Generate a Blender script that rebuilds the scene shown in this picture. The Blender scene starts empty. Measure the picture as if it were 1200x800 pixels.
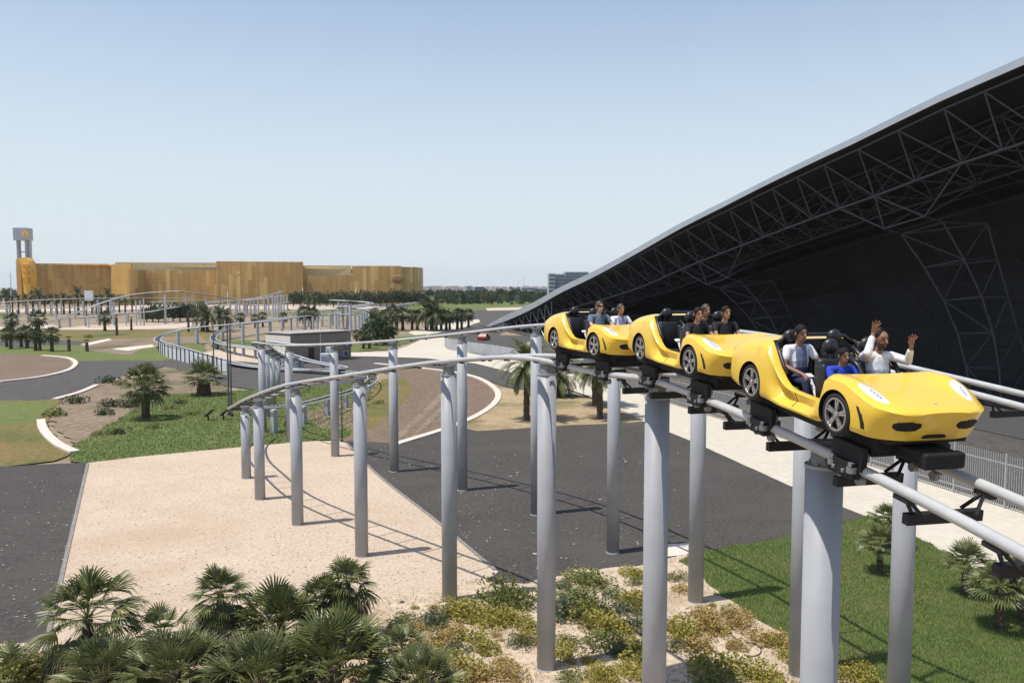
import bpy, bmesh, math, random
from mathutils import Vector, Matrix, Euler
from mathutils.bvhtree import BVHTree
from mathutils.geometry import tessellate_polygon
R = math.radians
rnd = random.Random(7)
scene = bpy.context.scene
COL = scene.collection

# ------------------------------------------------------------------ camera geometry
FPX, PITCH, CAMZ = 940.0, R(3.84), 11.0
def P(px, py, Y):
    """world point seen at photo pixel (px, py) at world depth Y"""
    u, v = (px-600)/FPX, (400-py)/FPX
    c, s = math.cos(PITCH), math.sin(PITCH)
    dy, dz = c+v*s, -s+v*c
    t = Y/dy
    return Vector((u*t, Y, CAMZ+dz*t))
def G(px, py, z=0.0):
    u, v = (px-600)/FPX, (400-py)/FPX
    c, s = math.cos(PITCH), math.sin(PITCH)
    dy, dz = c+v*s, -s+v*c
    t = (z-CAMZ)/dz
    return Vector((u*t, dy*t, z))
def TP(px, yb, yr):
    """track point: stands over ground pixel (px,yb), rail seen at height yr"""
    g = G(px, yb)
    return Vector((g.x, g.y, P(px, yr, g.y).z))

# ------------------------------------------------------------------ materials
MATS = {}
def newmat(name):
    m = bpy.data.materials.new(name); m.use_nodes = True
    nt = m.node_tree; b = nt.nodes['Principled BSDF']
    return m, nt, b
def simple(name, col, rough=.6, metal=0., noise=0.08, scale=6., bump=0., coat=0., spec=.5):
    """colour with slight procedural variation"""
    if name in MATS: return MATS[name]
    m, nt, b = newmat(name)
    tc = nt.nodes.new('ShaderNodeTexCoord')
    n = nt.nodes.new('ShaderNodeTexNoise'); n.inputs['Scale'].default_value = scale
    n.inputs['Detail'].default_value = 5
    nt.links.new(tc.outputs['Object'], n.inputs['Vector'])
    r = nt.nodes.new('ShaderNodeValToRGB')
    c0 = [max(0, c*(1-noise*1.6)) for c in col]; c1 = [min(1, c*(1+noise*1.6)) for c in col]
    r.color_ramp.elements[0].position = .3; r.color_ramp.elements[1].position = .7
    r.color_ramp.elements[0].color = (*c0, 1); r.color_ramp.elements[1].color = (*c1, 1)
    nt.links.new(n.outputs['Fac'], r.inputs['Fac'])
    nt.links.new(r.outputs['Color'], b.inputs['Base Color'])
    b.inputs['Roughness'].default_value = rough; b.inputs['Metallic'].default_value = metal
    b.inputs['Specular IOR Level'].default_value = spec
    if coat: b.inputs['Coat Weight'].default_value = coat; b.inputs['Coat Roughness'].default_value = .06
    if bump:
        bp = nt.nodes.new('ShaderNodeBump'); bp.inputs['Strength'].default_value = bump
        bp.inputs['Distance'].default_value = .02
        nt.links.new(n.outputs['Fac'], bp.inputs['Height']); nt.links.new(bp.outputs['Normal'], b.inputs['Normal'])
    MATS[name] = m
    return m
def ground_mat(name, cols, s1, s2, speck=None, rough=.95, bump=.4, bs=40., stretch=None):
    """cols: list of 3-4 colours blended by two noises; speck: (colour, scale, threshold)"""
    if name in MATS: return MATS[name]
    m, nt, b = newmat(name)
    L = nt.links.new
    tc = nt.nodes.new('ShaderNodeTexCoord')
    vec = tc.outputs['Object']
    if stretch:
        mp = nt.nodes.new('ShaderNodeMapping'); mp.inputs['Scale'].default_value = stretch[:3]
        mp.inputs['Rotation'].default_value = (0, 0, stretch[3])
        L(vec, mp.inputs['Vector']); vec2 = mp.outputs['Vector']
    else: vec2 = vec
    def noise(sc, det=6, ro=.6, v=None):
        n = nt.nodes.new('ShaderNodeTexNoise'); n.inputs['Scale'].default_value = sc
        n.inputs['Detail'].default_value = det; n.inputs['Roughness'].default_value = ro
        L(v or vec, n.inputs['Vector']); return n.outputs['Fac']
    def mix(f, a, c):
        x = nt.nodes.new('ShaderNodeMix'); x.data_type = 'RGBA'
        L(f, x.inputs[0])
        for k, q in ((6, a), (7, c)):
            if isinstance(q, (tuple, list)): x.inputs[k].default_value = (*q, 1)
            else: L(q, x.inputs[k])
        return x.outputs[2]
    def ramp(f, a, c):
        r = nt.nodes.new('ShaderNodeMapRange'); r.inputs[1].default_value = a; r.inputs[2].default_value = c
        L(f, r.inputs[0]); return r.outputs[0]
    a = mix(ramp(noise(s1, v=vec2), .35, .65), cols[0], cols[1])
    c = mix(ramp(noise(s2, 8, .7), .42, .62), a, cols[2])
    if len(cols) > 3: c = mix(ramp(noise(s1*.35, 4), .52, .66), c, cols[3])
    if speck:
        v = nt.nodes.new('ShaderNodeTexVoronoi'); v.inputs['Scale'].default_value = speck[1]
        L(vec, v.inputs['Vector'])
        sv = nt.nodes.new('ShaderNodeSeparateColor'); L(v.outputs['Color'], sv.inputs[0])
        c = mix(ramp(sv.outputs[0], speck[2], min(1, speck[2]+.15)), c, speck[0])
    L(c, b.inputs['Base Color']); b.inputs['Roughness'].default_value = rough
    b.inputs['Specular IOR Level'].default_value = .25
    bp = nt.nodes.new('ShaderNodeBump'); bp.inputs['Strength'].default_value = bump; bp.inputs['Distance'].default_value = .05
    L(noise(bs, 8, .75), bp.inputs['Height']); L(bp.outputs['Normal'], b.inputs['Normal'])
    MATS[name] = m
    return m
def leaf_mat(name, c0, c1, rough=.55, trans=.15, scale=1.5):
    if name in MATS: return MATS[name]
    m, nt, b = newmat(name); L = nt.links.new
    tc = nt.nodes.new('ShaderNodeTexCoord')
    n = nt.nodes.new('ShaderNodeTexNoise'); n.inputs['Scale'].default_value = scale; n.inputs['Detail'].default_value = 4
    L(tc.outputs['Object'], n.inputs['Vector'])
    g = nt.nodes.new('ShaderNodeNewGeometry')
    ad = nt.nodes.new('ShaderNodeMath'); ad.operation = 'MULTIPLY_ADD'; ad.inputs[1].default_value = .5
    L(g.outputs['Random Per Island'], ad.inputs[0])
    sc = nt.nodes.new('ShaderNodeMapRange'); sc.inputs[1].default_value = .3; sc.inputs[2].default_value = .7
    sc.inputs[3].default_value = 0; sc.inputs[4].default_value = .5
    L(n.outputs['Fac'], sc.inputs[0]); L(sc.outputs[0], ad.inputs[2])
    x = nt.nodes.new('ShaderNodeMix'); x.data_type = 'RGBA'
    x.inputs[6].default_value = (*c0, 1); x.inputs[7].default_value = (*c1, 1)
    L(ad.outputs[0], x.inputs[0]); L(x.outputs[2], b.inputs['Base Color'])
    b.inputs['Roughness'].default_value = rough
    tr = nt.nodes.new('ShaderNodeBsdfTranslucent'); L(x.outputs[2], tr.inputs['Color'])
    ms = nt.nodes.new('ShaderNodeMixShader'); ms.inputs[0].default_value = trans
    L(b.outputs[0], ms.inputs[1]); L(tr.outputs[0], ms.inputs[2])
    L(ms.outputs[0], nt.nodes['Material Output'].inputs['Surface'])
    MATS[name] = m
    return m

# ------------------------------------------------------------------ mesh builder
class MB:
    def __init__(s): s.v = []; s.f = []; s.m = []
    def face(s, idx, m=0): s.f.append(idx); s.m.append(m)
    def quad(s, a, b, c, d, m=0):
        n = len(s.v); s.v += [Vector(a), Vector(b), Vector(c), Vector(d)]; s.face((n, n+1, n+2, n+3), m)
    def tri(s, a, b, c, m=0):
        n = len(s.v); s.v += [Vector(a), Vector(b), Vector(c)]; s.face((n, n+1, n+2), m)
    def box(s, c, size, rot=None, m=0, bev=0.):
        hx, hy, hz = size[0]/2, size[1]/2, size[2]/2
        M = rot if rot is not None else Matrix.Identity(3)
        c = Vector(c); n = len(s.v)
        if bev <= 0:
            for x in (-hx, hx):
                for y in (-hy, hy):
                    for z in (-hz, hz): s.v.append(c+M@Vector((x, y, z)))
            for f in ((0,1,3,2),(4,6,7,5),(0,4,5,1),(2,3,7,6),(0,2,6,4),(1,5,7,3)): s.face(tuple(n+i for i in f), m)
        else:
            bm = bmesh.new(); bmesh.ops.create_cube(bm, size=1)
            for v in bm.verts: v.co = Vector((v.co.x*size[0], v.co.y*size[1], v.co.z*size[2]))
            bmesh.ops.bevel(bm, geom=bm.edges[:], offset=bev, segments=2, affect='EDGES', profile=.5)
            bm.verts.ensure_lookup_table()
            for v in bm.verts: s.v.append(c+M@v.co)
            for f in bm.faces: s.face(tuple(n+v.index for v in f.verts), m)
            bm.free()
    def tube(s, pts, r, seg=8, m=0, caps=True, up=None):
        pts = [Vector(p) for p in pts]; k = len(pts)
        rs = r if isinstance(r, (list, tuple)) else [r]*k
        base = len(s.v); prev = None
        for i, p in enumerate(pts):
            t = (pts[min(i+1, k-1)]-pts[max(i-1, 0)])
            if t.length < 1e-9: t = Vector((0, 0, 1))
            t.normalize()
            if prev is None:
                a = Vector((0, 0, 1)) if abs(t.z) < .9 else Vector((1, 0, 0))
            else: a = prev
            a = (a-t*a.dot(t)); a.normalize(); prev = a
            b = t.cross(a)
            for j in range(seg):
                an = 2*math.pi*j/seg
                s.v.append(p+(a*math.cos(an)+b*math.sin(an))*rs[i])
        for i in range(k-1):
            for j in range(seg):
                a0 = base+i*seg+j; a1 = base+i*seg+(j+1) % seg
                s.face((a0, a1, a1+seg, a0+seg), m)
        if caps:
            s.face(tuple(base+j for j in range(seg))[::-1], m)
            s.face(tuple(base+(k-1)*seg+j for j in range(seg)), m)
    def lathe(s, prof, c=(0,0,0), axis='z', seg=24, m=0, mats=None, caps=True):
        """prof: list of (r, h) along axis"""
        c = Vector(c); base = len(s.v); k = len(prof)
        for (r, h) in prof:
            for j in range(seg):
                a = 2*math.pi*j/seg; x, y = r*math.cos(a), r*math.sin(a)
                s.v.append(c+(Vector((x, y, h)) if axis == 'z' else Vector((x, h, y)) if axis == 'y' else Vector((h, x, y))))
        for i in range(k-1):
            for j in range(seg):
                a0 = base+i*seg+j; a1 = base+i*seg+(j+1) % seg
                s.face((a0, a1, a1+seg, a0+seg), mats[i] if mats else m)
        if not caps: return
        if prof[0][0] > 1e-4: s.face(tuple(base+j for j in range(seg))[::-1], mats[0] if mats else m)
        if prof[-1][0] > 1e-4: s.face(tuple(base+(k-1)*seg+j for j in range(seg)), mats[-1] if mats else m)
    def ell(s, c, rx, ry, rz, seg=12, rings=8, rot=None, m=0, jit=0.):
        M = rot if rot is not None else Matrix.Identity(3); c = Vector(c); base = len(s.v)
        for i in range(rings+1):
            th = math.pi*i/rings
            for j in range(seg):
                ph = 2*math.pi*j/seg; q = 1+(rnd.uniform(-jit, jit) if jit else 0)
                s.v.append(c+M@Vector((rx*q*math.sin(th)*math.cos(ph), ry*q*math.sin(th)*math.sin(ph), rz*q*math.cos(th))))
        for i in range(rings):
            for j in range(seg):
                a0 = base+i*seg+j; a1 = base+i*seg+(j+1) % seg
                s.face((a0, a0+seg, a1+seg, a1), m)
    def grid(s, rows, m=0, closed=False):
        base = len(s.v); w = len(rows[0])
        for r in rows: s.v += [Vector(p) for p in r]
        for i in range(len(rows)-1):
            for j in range(w if closed else w-1):
                a = base+i*w+j; b = base+i*w+(j+1) % w
                s.face((a, b, b+w, a+w), m)
    def mesh(s, name, mats, smooth=False, clean=False):
        me = bpy.data.meshes.new(name)
        me.from_pydata([tuple(v) for v in s.v], [], s.f)
        for mt in (mats if isinstance(mats, (list, tuple)) else [mats]): me.materials.append(mt)
        me.polygons.foreach_set('material_index', s.m)
        if clean:
            bm = bmesh.new(); bm.from_mesh(me)
            bmesh.ops.remove_doubles(bm, verts=bm.verts[:], dist=1e-4)
            bmesh.ops.recalc_face_normals(bm, faces=bm.faces[:])
            bm.to_mesh(me); bm.free()
        if smooth: me.polygons.foreach_set('use_smooth', [True]*len(me.polygons))
        me.update()
        return me
    def build(s, name, mats, parent=None, smooth=False, loc=None, clean=False, off=None):
        if off is not None: s.v = [v-off for v in s.v]
        o = bpy.data.objects.new(name, s.mesh(name, mats, smooth, clean))
        COL.objects.link(o)
        if parent: o.parent = parent
        if loc is not None: o.location = loc
        return o
def tag(o, label=None, cat=None, group=None, kind=None):
    if label: o['label'] = label
    if cat: o['category'] = cat
    if group: o['group'] = group
    if kind: o['kind'] = kind
    return o
def thing(name, label, cat, loc=(0,0,0), rz=0., group=None):
    o = bpy.data.objects.new(name, None); COL.objects.link(o)
    o.empty_display_size = .2
    o.location = loc; o.rotation_euler = (0, 0, rz)
    return tag(o, label, cat, group)
def link_mesh(name, me, parent=None, loc=None):
    o = bpy.data.objects.new(name, me); COL.objects.link(o)
    if parent: o.parent = parent
    if loc is not None: o.location = loc
    return o
def kids(o): return [c for c in COL.objects if c.parent == o]
def dup(root, loc, rz=0., label=None, group=None, scale=None, cat=None):
    r = root.copy(); COL.objects.link(r); r.location = loc; r.rotation_euler = (0, 0, rz)
    if scale: r.scale = (scale, scale, scale)
    tag(r, label, cat, group)
    for ch in list(root.children):
        c = ch.copy(); COL.objects.link(c); c.parent = r
        for g in list(ch.children):
            d = g.copy(); COL.objects.link(d); d.parent = c
    return r
def catmull(pts, step):
    """resample a polyline of Vectors as a Catmull-Rom curve with roughly even steps"""
    pts = [Vector(p) for p in pts]
    out = []
    ext = [pts[0]*2-pts[1]]+pts+[pts[-1]*2-pts[-2]]
    for i in range(1, len(ext)-2):
        p0, p1, p2, p3 = ext[i-1:i+3]
        n = max(1, int(round((p2-p1).length/step)))
        # centripetal-ish: scale tangents by segment length
        l1 = (p2-p1).length; l0 = max((p1-p0).length, 1e-6); l2 = max((p3-p2).length, 1e-6)
        m1 = ((p1-p0)/l0*l1+(p2-p1)/l1*l0)/(l0+l1)*l1
        m2 = ((p2-p1)/l1*l2+(p3-p2)/l2*l1)/(l1+l2)*l1
        for k in range(n):
            t = k/n
            out.append(p1*(2*t**3-3*t*t+1)+m1*(t**3-2*t*t+t)+p2*(-2*t**3+3*t*t)+m2*(t**3-t*t))
    out.append(pts[-1])
    return out
def eval_mesh(ob):
    dg = bpy.context.evaluated_depsgraph_get()
    return bpy.data.meshes.new_from_object(ob.evaluated_get(dg))
def inpoly(x, y, poly):
    c = False; j = len(poly)-1
    for i in range(len(poly)):
        xi, yi = poly[i][0], poly[i][1]; xj, yj = poly[j][0], poly[j][1]
        if (yi > y) != (yj > y) and x < (xj-xi)*(y-yi)/(yj-yi)+xi: c = not c
        j = i
    return c

# ------------------------------------------------------------------ camera, light, world
cam = bpy.data.cameras.new('camera'); cam.sensor_width = 36; cam.lens = FPX/1200*36
cam.clip_end = 20000; cam.clip_start = .1
camo = bpy.data.objects.new('camera', cam); COL.objects.link(camo)
camo.location = (0, 0, CAMZ); camo.rotation_euler = (math.pi/2-PITCH, 0, 0)
scene.camera = camo
SUN_EL = R(70.); SH = Vector((.94, .34)).normalized()      # horizontal direction of the shadows
sd = bpy.data.lights.new('sun', 'SUN'); sd.energy = 5.0; sd.angle = R(.53); sd.color = (1., .955, .88)
so = bpy.data.objects.new('sun', sd); COL.objects.link(so)
sdir = Vector((SH.x*math.cos(SUN_EL), SH.y*math.cos(SUN_EL), -math.sin(SUN_EL)))
so.rotation_euler = sdir.to_track_quat('-Z', 'Y').to_euler()
so.location = (0, 0, 60)
w = bpy.data.worlds.new('World'); scene.world = w; w.use_nodes = True
nt = w.node_tree; bg = nt.nodes['Background']
sky = nt.nodes.new('ShaderNodeTexSky'); sky.sky_type = 'NISHITA'; sky.sun_disc = False
sky.sun_elevation = SUN_EL; sky.sun_rotation = math.atan2(-SH.x, -SH.y)
sky.air_density = 1.0; sky.dust_density = .8; sky.ozone_density = 4.0; sky.altitude = 0
SKS = .155
# pale coastal haze low in the sky
wtc = nt.nodes.new('ShaderNodeTexCoord'); wsx = nt.nodes.new('ShaderNodeSeparateXYZ'); nt.links.new(wtc.outputs['Generated'], wsx.inputs[0])
wmr = nt.nodes.new('ShaderNodeMapRange'); wmr.interpolation_type = 'SMOOTHSTEP'
for k_, v_ in ((1, .0), (2, .50), (3, .95), (4, .10)): wmr.inputs[k_].default_value = v_
nt.links.new(wsx.outputs[2], wmr.inputs[0])
wmx = nt.nodes.new('ShaderNodeMix'); wmx.data_type = 'RGBA'; nt.links.new(wmr.outputs[0], wmx.inputs[0])
nt.links.new(sky.outputs[0], wmx.inputs[6]); wmx.inputs[7].default_value = (.76/SKS, .845/SKS, .90/SKS, 1)
nt.links.new(wmx.outputs[2], bg.inputs['Color']); bg.inputs['Strength'].default_value = SKS
vs = scene.view_settings; vs.view_transform = 'Standard'; vs.look = 'None'; vs.exposure = -.03; vs.gamma = 1.
scene.cycles.max_bounces = 6; scene.cycles.diffuse_bounces = 3; scene.cycles.glossy_bounces = 3
scene.cycles.transparent_max_bounces = 8; scene.cycles.caustics_reflective = False; scene.cycles.caustics_refractive = False
# ================================================================== GROUND
M_earth = ground_mat('dry_earth', [(.27,.20,.135),(.20,.15,.10),(.33,.26,.18),(.14,.13,.07)], .06, .5, bump=.5, bs=6)
M_gravel = ground_mat('pale_gravel', [(.51,.40,.295),(.44,.33,.235),(.58,.48,.375),(.47,.35,.245)], .3, 7., speck=((.36,.26,.18), 17., .84), bump=.7, bs=14)
M_asph = ground_mat('asphalt', [(.062,.055,.049),(.046,.041,.037),(.085,.077,.069),(.084,.075,.066)], .25, 6., speck=((.12,.11,.10), 22., .94), bump=.5, bs=30)
M_asph2 = ground_mat('old_asphalt', [(.074,.067,.061),(.056,.051,.047),(.10,.091,.083)], .3, 3., speck=((.16,.15,.14), 12., .9), bump=.4, bs=20)
M_lawn = ground_mat('lawn_soil', [(.11,.145,.04),(.085,.12,.03),(.14,.155,.055),(.17,.16,.065)], .5, 5., bump=.8, bs=18)
M_lawn_dry = ground_mat('dry_lawn', [(.16,.115,.038),(.10,.105,.03),(.22,.16,.065),(.07,.10,.026)], .16, 2.5, bump=.6, bs=12)
M_lawn_far = ground_mat('far_lawn', [(.115,.15,.036),(.085,.125,.03),(.155,.155,.055)], .12, 1.2, bump=.5, bs=8)
M_dirt = ground_mat('brown_dirt', [(.17,.118,.082),(.125,.087,.06),(.215,.155,.11)], .18, 2.2, bump=.9, bs=6, stretch=(1,.35,1,.5))
M_dirt2 = ground_mat('patchy_dirt', [(.22,.16,.11),(.15,.11,.07),(.28,.21,.15),(.11,.10,.045)], .2, 1.8, bump=.8, bs=6)
M_drygrass = ground_mat('dry_grass', [(.36,.26,.15),(.27,.19,.11),(.42,.33,.2),(.17,.15,.07)], .3, 3., bump=.8, bs=12)
M_sand = ground_mat('pale_sand', [(.53,.41,.29),(.44,.33,.225),(.62,.51,.385),(.36,.27,.17)], .45, 3.5, speck=((.25,.18,.12), 12., .88), bump=.9, bs=9)
M_path = ground_mat('beige_path', [(.52,.47,.385),(.48,.43,.35),(.56,.51,.42)], .15, 2.5, bump=.15, bs=20)
M_kerb = ground_mat('pale_kerb', [(.62,.52,.44),(.54,.45,.38),(.68,.6,.53)], .4, 4., bump=.2, bs=20)
M_kerbg = ground_mat('grey_kerb', [(.22,.20,.18),(.17,.155,.14),(.28,.25,.23)], .5, 4., bump=.2, bs=20)
M_pad = ground_mat('pink_pad', [(.50,.39,.30),(.45,.35,.27),(.56,.46,.37)], .1, 1., bump=.2, bs=8)

bm_ = MB(); S = 7000
bm_.quad((-S,-300,0),(S,-300,0),(S,S,0),(-S,S,0))
tag(bm_.build('ground', M_earth), kind='structure')
LAY = [0]
def roughen(pts, amp, step):
    out = []
    n = len(pts)
    for i in range(n):
        a, b = pts[i], pts[(i+1) % n]
        L = (b-a).length; k = max(1, int(L/step))
        nrm = Vector((-(b-a).y, (b-a).x, 0)); nrm = nrm/nrm.length if nrm.length > 0 else nrm
        for j in range(k):
            q = a.lerp(b, j/k)
            out.append(q+nrm*rnd.uniform(-amp, amp)*(1 if j else .5))
    return out
def sheet(name, px, mat, rough=0., step=1., smooth=0, kind='structure', label=None, grow=.3):
    LAY[0] += 1; z = .004*LAY[0]
    pts = [G(*p) if len(p) == 2 else Vector(p) for p in px]
    pts = [Vector((p.x, p.y, 0)) for p in pts]
    if smooth:
        pts = catmull(pts+[pts[0]], smooth)[:-1]
    core = pts
    if grow:
        ar = sum(a.x*b.y-b.x*a.y for a, b in zip(pts, pts[1:]+pts[:1])); sgn = 1 if ar > 0 else -1; n_ = len(pts); out = []
        for i in range(n_):
            d0 = (pts[i]-pts[i-1]).normalized(); d1 = (pts[(i+1) % n_]-pts[i]).normalized()
            n0 = Vector((d0.y, -d0.x, 0))*sgn; n1 = Vector((d1.y, -d1.x, 0))*sgn; nn = n0+n1
            nn = nn/max(.5, nn.length**2/2) if nn.length > .1 else n0
            out.append(pts[i]+nn*grow)
        pts = out
    if rough: pts = roughen(pts, rough, step)
    tris = tessellate_polygon([pts])
    m = MB(); m.v = [Vector((p.x, p.y, z)) for p in pts]
    for t in tris:
        a, b, c = (m.v[i] for i in t)
        m.face(tuple(t) if (b-a).cross(c-a).z > 0 else tuple(t)[::-1])
    o = m.build(name, mat); tag(o, label, kind=kind)
    return pts
def strip(name, px, width, mat, h=.1, step=1.2):
    pts = [G(*p) for p in px]; pts = catmull(pts, step)
    m = MB(); rows = []; h += LAY[0]*.004
    for i, p in enumerate(pts):
        t = pts[min(i+1, len(pts)-1)]-pts[max(i-1, 0)]; n = Vector((-t.y, t.x, 0)).normalized()*width/2
        rows.append([p+n+Vector((0,0,-.05)), p+n+Vector((0,0,h-.02)), p+n*.96+Vector((0,0,h)), p-n*.96+Vector((0,0,h)), p-n+Vector((0,0,h-.02)), p-n+Vector((0,0,-.05))])
    m.grid(rows); m.face((0,1,2,3,4,5)); k = len(m.v); m.face(tuple(range(k-6, k))[::-1])
    return tag(m.build(name, mat), kind='structure')

# --- far zone
sheet('terrain', [(470,352),(560,350),(660,352),(660,372),(600,376),(540,372),(470,366)], M_lawn_far, 2, 8)
sheet('road', [(515,374),(560,363),(640,366),(600,380),(585,392),(540,398),(505,392)], M_asph2, .5, 4)
sheet('path', [(480,389),(520,380),(560,374),(562,377),(530,387),(490,394)], M_path, .3, 4)
sheet('lawn', [(540,352),(600,352),(610,362),(560,360)], M_lawn_far, 2, 6)
sheet('path', [(470,352),(580,351),(582,353),(470,355)], M_pad, .5, 6)
sheet('path', [(570,361),(640,359),(640,362),(572,364)], M_pad, .5, 6)
sheet('parking_lot', [(120,356),(250,354),(480,353),(480,360),(300,362),(120,364)], M_asph2, .5, 6)
sheet('path', [(0,361),(200,357),(340,357),(460,359),(460,362),(200,362),(0,366)], M_pad, .5, 6)
sheet('lawn', [(340,364),(430,362),(430,370),(345,371)], M_lawn_far, 1, 5)
sheet('lawn', [(-80,366),(20,366),(20,373),(-80,374)], M_lawn_far, 1, 5)
sheet('track_pad', [(62,386),(100,381),(180,378),(236,377),(250,379),(205,385),(130,386.5)], M_pad, .4, 3)
sheet('path', [(-80,384),(30,383),(60,381),(70,384),(20,386),(-80,388)], M_path, .4, 3)
sheet('scrub_ground', [(-80,389),(60,387),(200,386.5),(245,384),(260,398),(190,400),(110,402),(60,398),(0,399),(-80,400)], M_lawn_dry, .8, 4)
sheet('road', [(-120,399),(0,399.5),(60,398.5),(110,401),(180,397),(180,400.5),(120,406),(60,405),(0,406),(-120,406)], M_asph2, .2, 4)
sheet('lawn', [(-80,407),(0,406),(60,405),(108,405),(112,412),(150,415),(185,404),(210,402),(235,398),(240,412),(190,424),(100,424.5),(60,420),(0,416),(-80,415)], M_lawn_far, .5, 2.5)
sheet('dirt_bed', [(97,404),(128,398),(180,396),(238,394),(240,402),(188,406),(165,410),(150,416),(112,412)], M_dirt2, .6, 2.5)
sheet('path', [(97,403.5),(127,397),(129,398.5),(104,404.5)], M_kerb, .1, 3)
sheet('path', [(133,409),(178,404),(180,406),(150,411)], M_kerb, .3, 2)
sheet('dirt_bed', [(-100,417),(0,415.5),(50,417),(75,421),(80,428),(72,436),(40,442),(0,446),(-100,452)], M_dirt, .2, 2)
sheet('lawn', [(250,404),(280,398),(330,400),(300,407),(255,409)], M_lawn_far, .5, 2.5)
sheet('track_pad', [(236,414),(262,409),(300,407),(330,414),(300,426),(262,424)], M_gravel, .3, 2)
# --- middle roads
sheet('road', [(-200,446),(0,448),(75,438),(92,424),(130,423),(185,423.5),(235,420),(300,426),(345,422),(415,417),(470,416),(520,420),(575,428),(640,449),(690,470),(640,463),(590,452),(545,437),(490,432),(445,432),(432,440),(400,452),(300,457),(262,452),(215,434),(190,430),(150,441),(112,453),(65,469),(0,471),(-200,474)], M_asph2, .1, 2)
sheet('dirt_bed', [(62,484),(80,468),(114,453),(150,440),(195,431),(222,437),(262,452),(262,459),(210,468),(176,490),(130,514),(96,528),(72,506)], M_dirt2, .35, 1.2)
sheet('lawn', [(-150,473),(0,471),(66,470),(62,478),(55,488),(49,497),(60,517),(80,531),(60,541),(0,547),(-150,556)], M_lawn_dry, .25, 1.)
sheet('lawn', [(-150,473),(0,471),(66,470),(62,478),(55,488),(40,496),(0,500),(-150,504)], M_lawn_far, .5, 1., grow=0)
g_lawn_left = sheet('lawn', [(88,541),(91,524),(116,509),(152,487),(198,464),(258,460),(300,458),(400,452),(432,447),(432,470),(412,500),(402,514),(365,518),(290,524.5),(170,536),(104,543)], M_lawn, .25, .8)
sheet('dirt_bed', [(355,487),(400,470),(440,462),(436,478),(412,500),(390,505)], M_dirt2, .4, 1.)
sheet('lawn', [(436,452),(466,440),(480,446),(484,458),(470,478),(440,504),(408,512),(420,490)], M_lawn_dry, .4, 1.)
sheet('dirt_bed', [(440,434),(490,433),(545,440),(578,455),(583,465),(570,478),(545,493),(500,510),(462,521),(438,521),(400,516),(420,511),(446,500),(472,478),(486,458),(478,444)], M_dirt, .15, 1.)
sheet('lawn', [(300,410),(400,406),(440,398),(500,392),(490,398),(450,410),(405,413.5),(330,414)], M_lawn_far, .4, 2)
sheet('service_yard', [(540,399),(560,393),(600,394),(700,392),(1000,392),(1800,400),(2600,560),(2200,900),(1500,700),(1200,604),(1000,540.5),(850,493.5),(707,448.5),(660,433.5),(612,425),(560,416.5),(530,410.5),(521,404)], M_asph2, .02, 3)
for q in ([(452,521),(463,521),(500,488),(520,466),(533,452),(528,452),(512,466),(490,488)], [(480,515),(488,513),(515,487),(533,468),(546,455),(542,454),(527,467),(506,487)]):
    sheet('tyre_track', q, M_dirt2, .1, .6, grow=0)
# --- near field
sheet('asphalt_lot', [(-400,574),(-200,560),(0,550),(103,545),(52,772),(0,775),(-300,790)], M_asph, .06, 1.)
sheet('asphalt_lot', [(402,519),(440,521),(465,523),(530,502),(565,503),(640,500),(700,497),(755,494),(820,521),(930,571),(1017,606),(1000,614),(900,640),(828,652),(800,660),(780,672),(690,678),(650,692),(600,700),(570,678),(520,622),(440,558)], M_asph, .06, .8)
sheet('dry_bed', [(584,456),(640,462),(690,469),(728,479),(757,495),(700,498),(640,501),(560,506),(540,502),(575,482),(588,468)], M_drygrass, .15, .8)
sheet('path', [(406,414),(460,413),(480,406),(500,396),(522,392),(519,404),(530,411),(560,417),(610,425),(660,434),(707,449),(850,494),(1000,541),(1200,605),(1500,700),(1500,860),(1200,698),(1150,674),(1112,655),(1070,631),(1050,619),(1017,606),(930,571),(820,521),(757,495),(728,479),(672,458),(640,450),(600,437),(560,427),(500,420.5),(440,418.5),(406,418)], M_path, .03, 1.)
sheet('gravel_lot', [(103.5,545),(170,537),(290,525.5),(365,519),(404,519),(440,557),(520,621),(582,674),(560,692),(500,704),(450,716),(250,742),(52,773)], M_gravel, .03, .6, grow=.05)
g_scrub = sheet('sand_bank', [(448,711),(520,700),(556,687),(600,692),(650,685),(690,673),(780,668),(800,656),(818,664),(834,694),(892,737),(960,778),(1012,815),(1030,1100),(-300,1100),(-300,790),(0,766),(50,766),(150,752),(250,734),(350,722)], M_sand, .22, .5)
g_lawn = sheet('lawn', [(796,662),(828,648.5),(900,637.5),(960,622.5),(1017,607),(1050,619),(1070,630),(1112,654),(1150,673),(1200,697),(1500,858),(1500,1000),(1040,1000),(1012,812),(960,776),(890,733),(832,692),(812,672)], M_lawn, .12, .4, grow=0)
sheet('path', [(788,644),(806,643),(806,650),(790,652)], M_kerb, .03, .5)
for px in ([(0,448.5),(40,444),(70,438),(87,430),(87,424),(74,419.5),(50,417.5)], [(64,469.5),(88,463),(114,452.5)], [(48,494),(50,503),(60,516),(72,525),(88,532)],
           [(440,427),(490,432),(545,440),(577,454),(584,465),(572,481),(535,500),(464,523)]):
    strip('kerb', px, .62, M_kerb, .07)
strip('kerb', [(103,546),(78,655),(52,771)], .16, M_kerbg, .03)
strip('kerb', [(404,519),(440,557),(520,621),(580,672)], .14, M_kerbg, .03)

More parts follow.
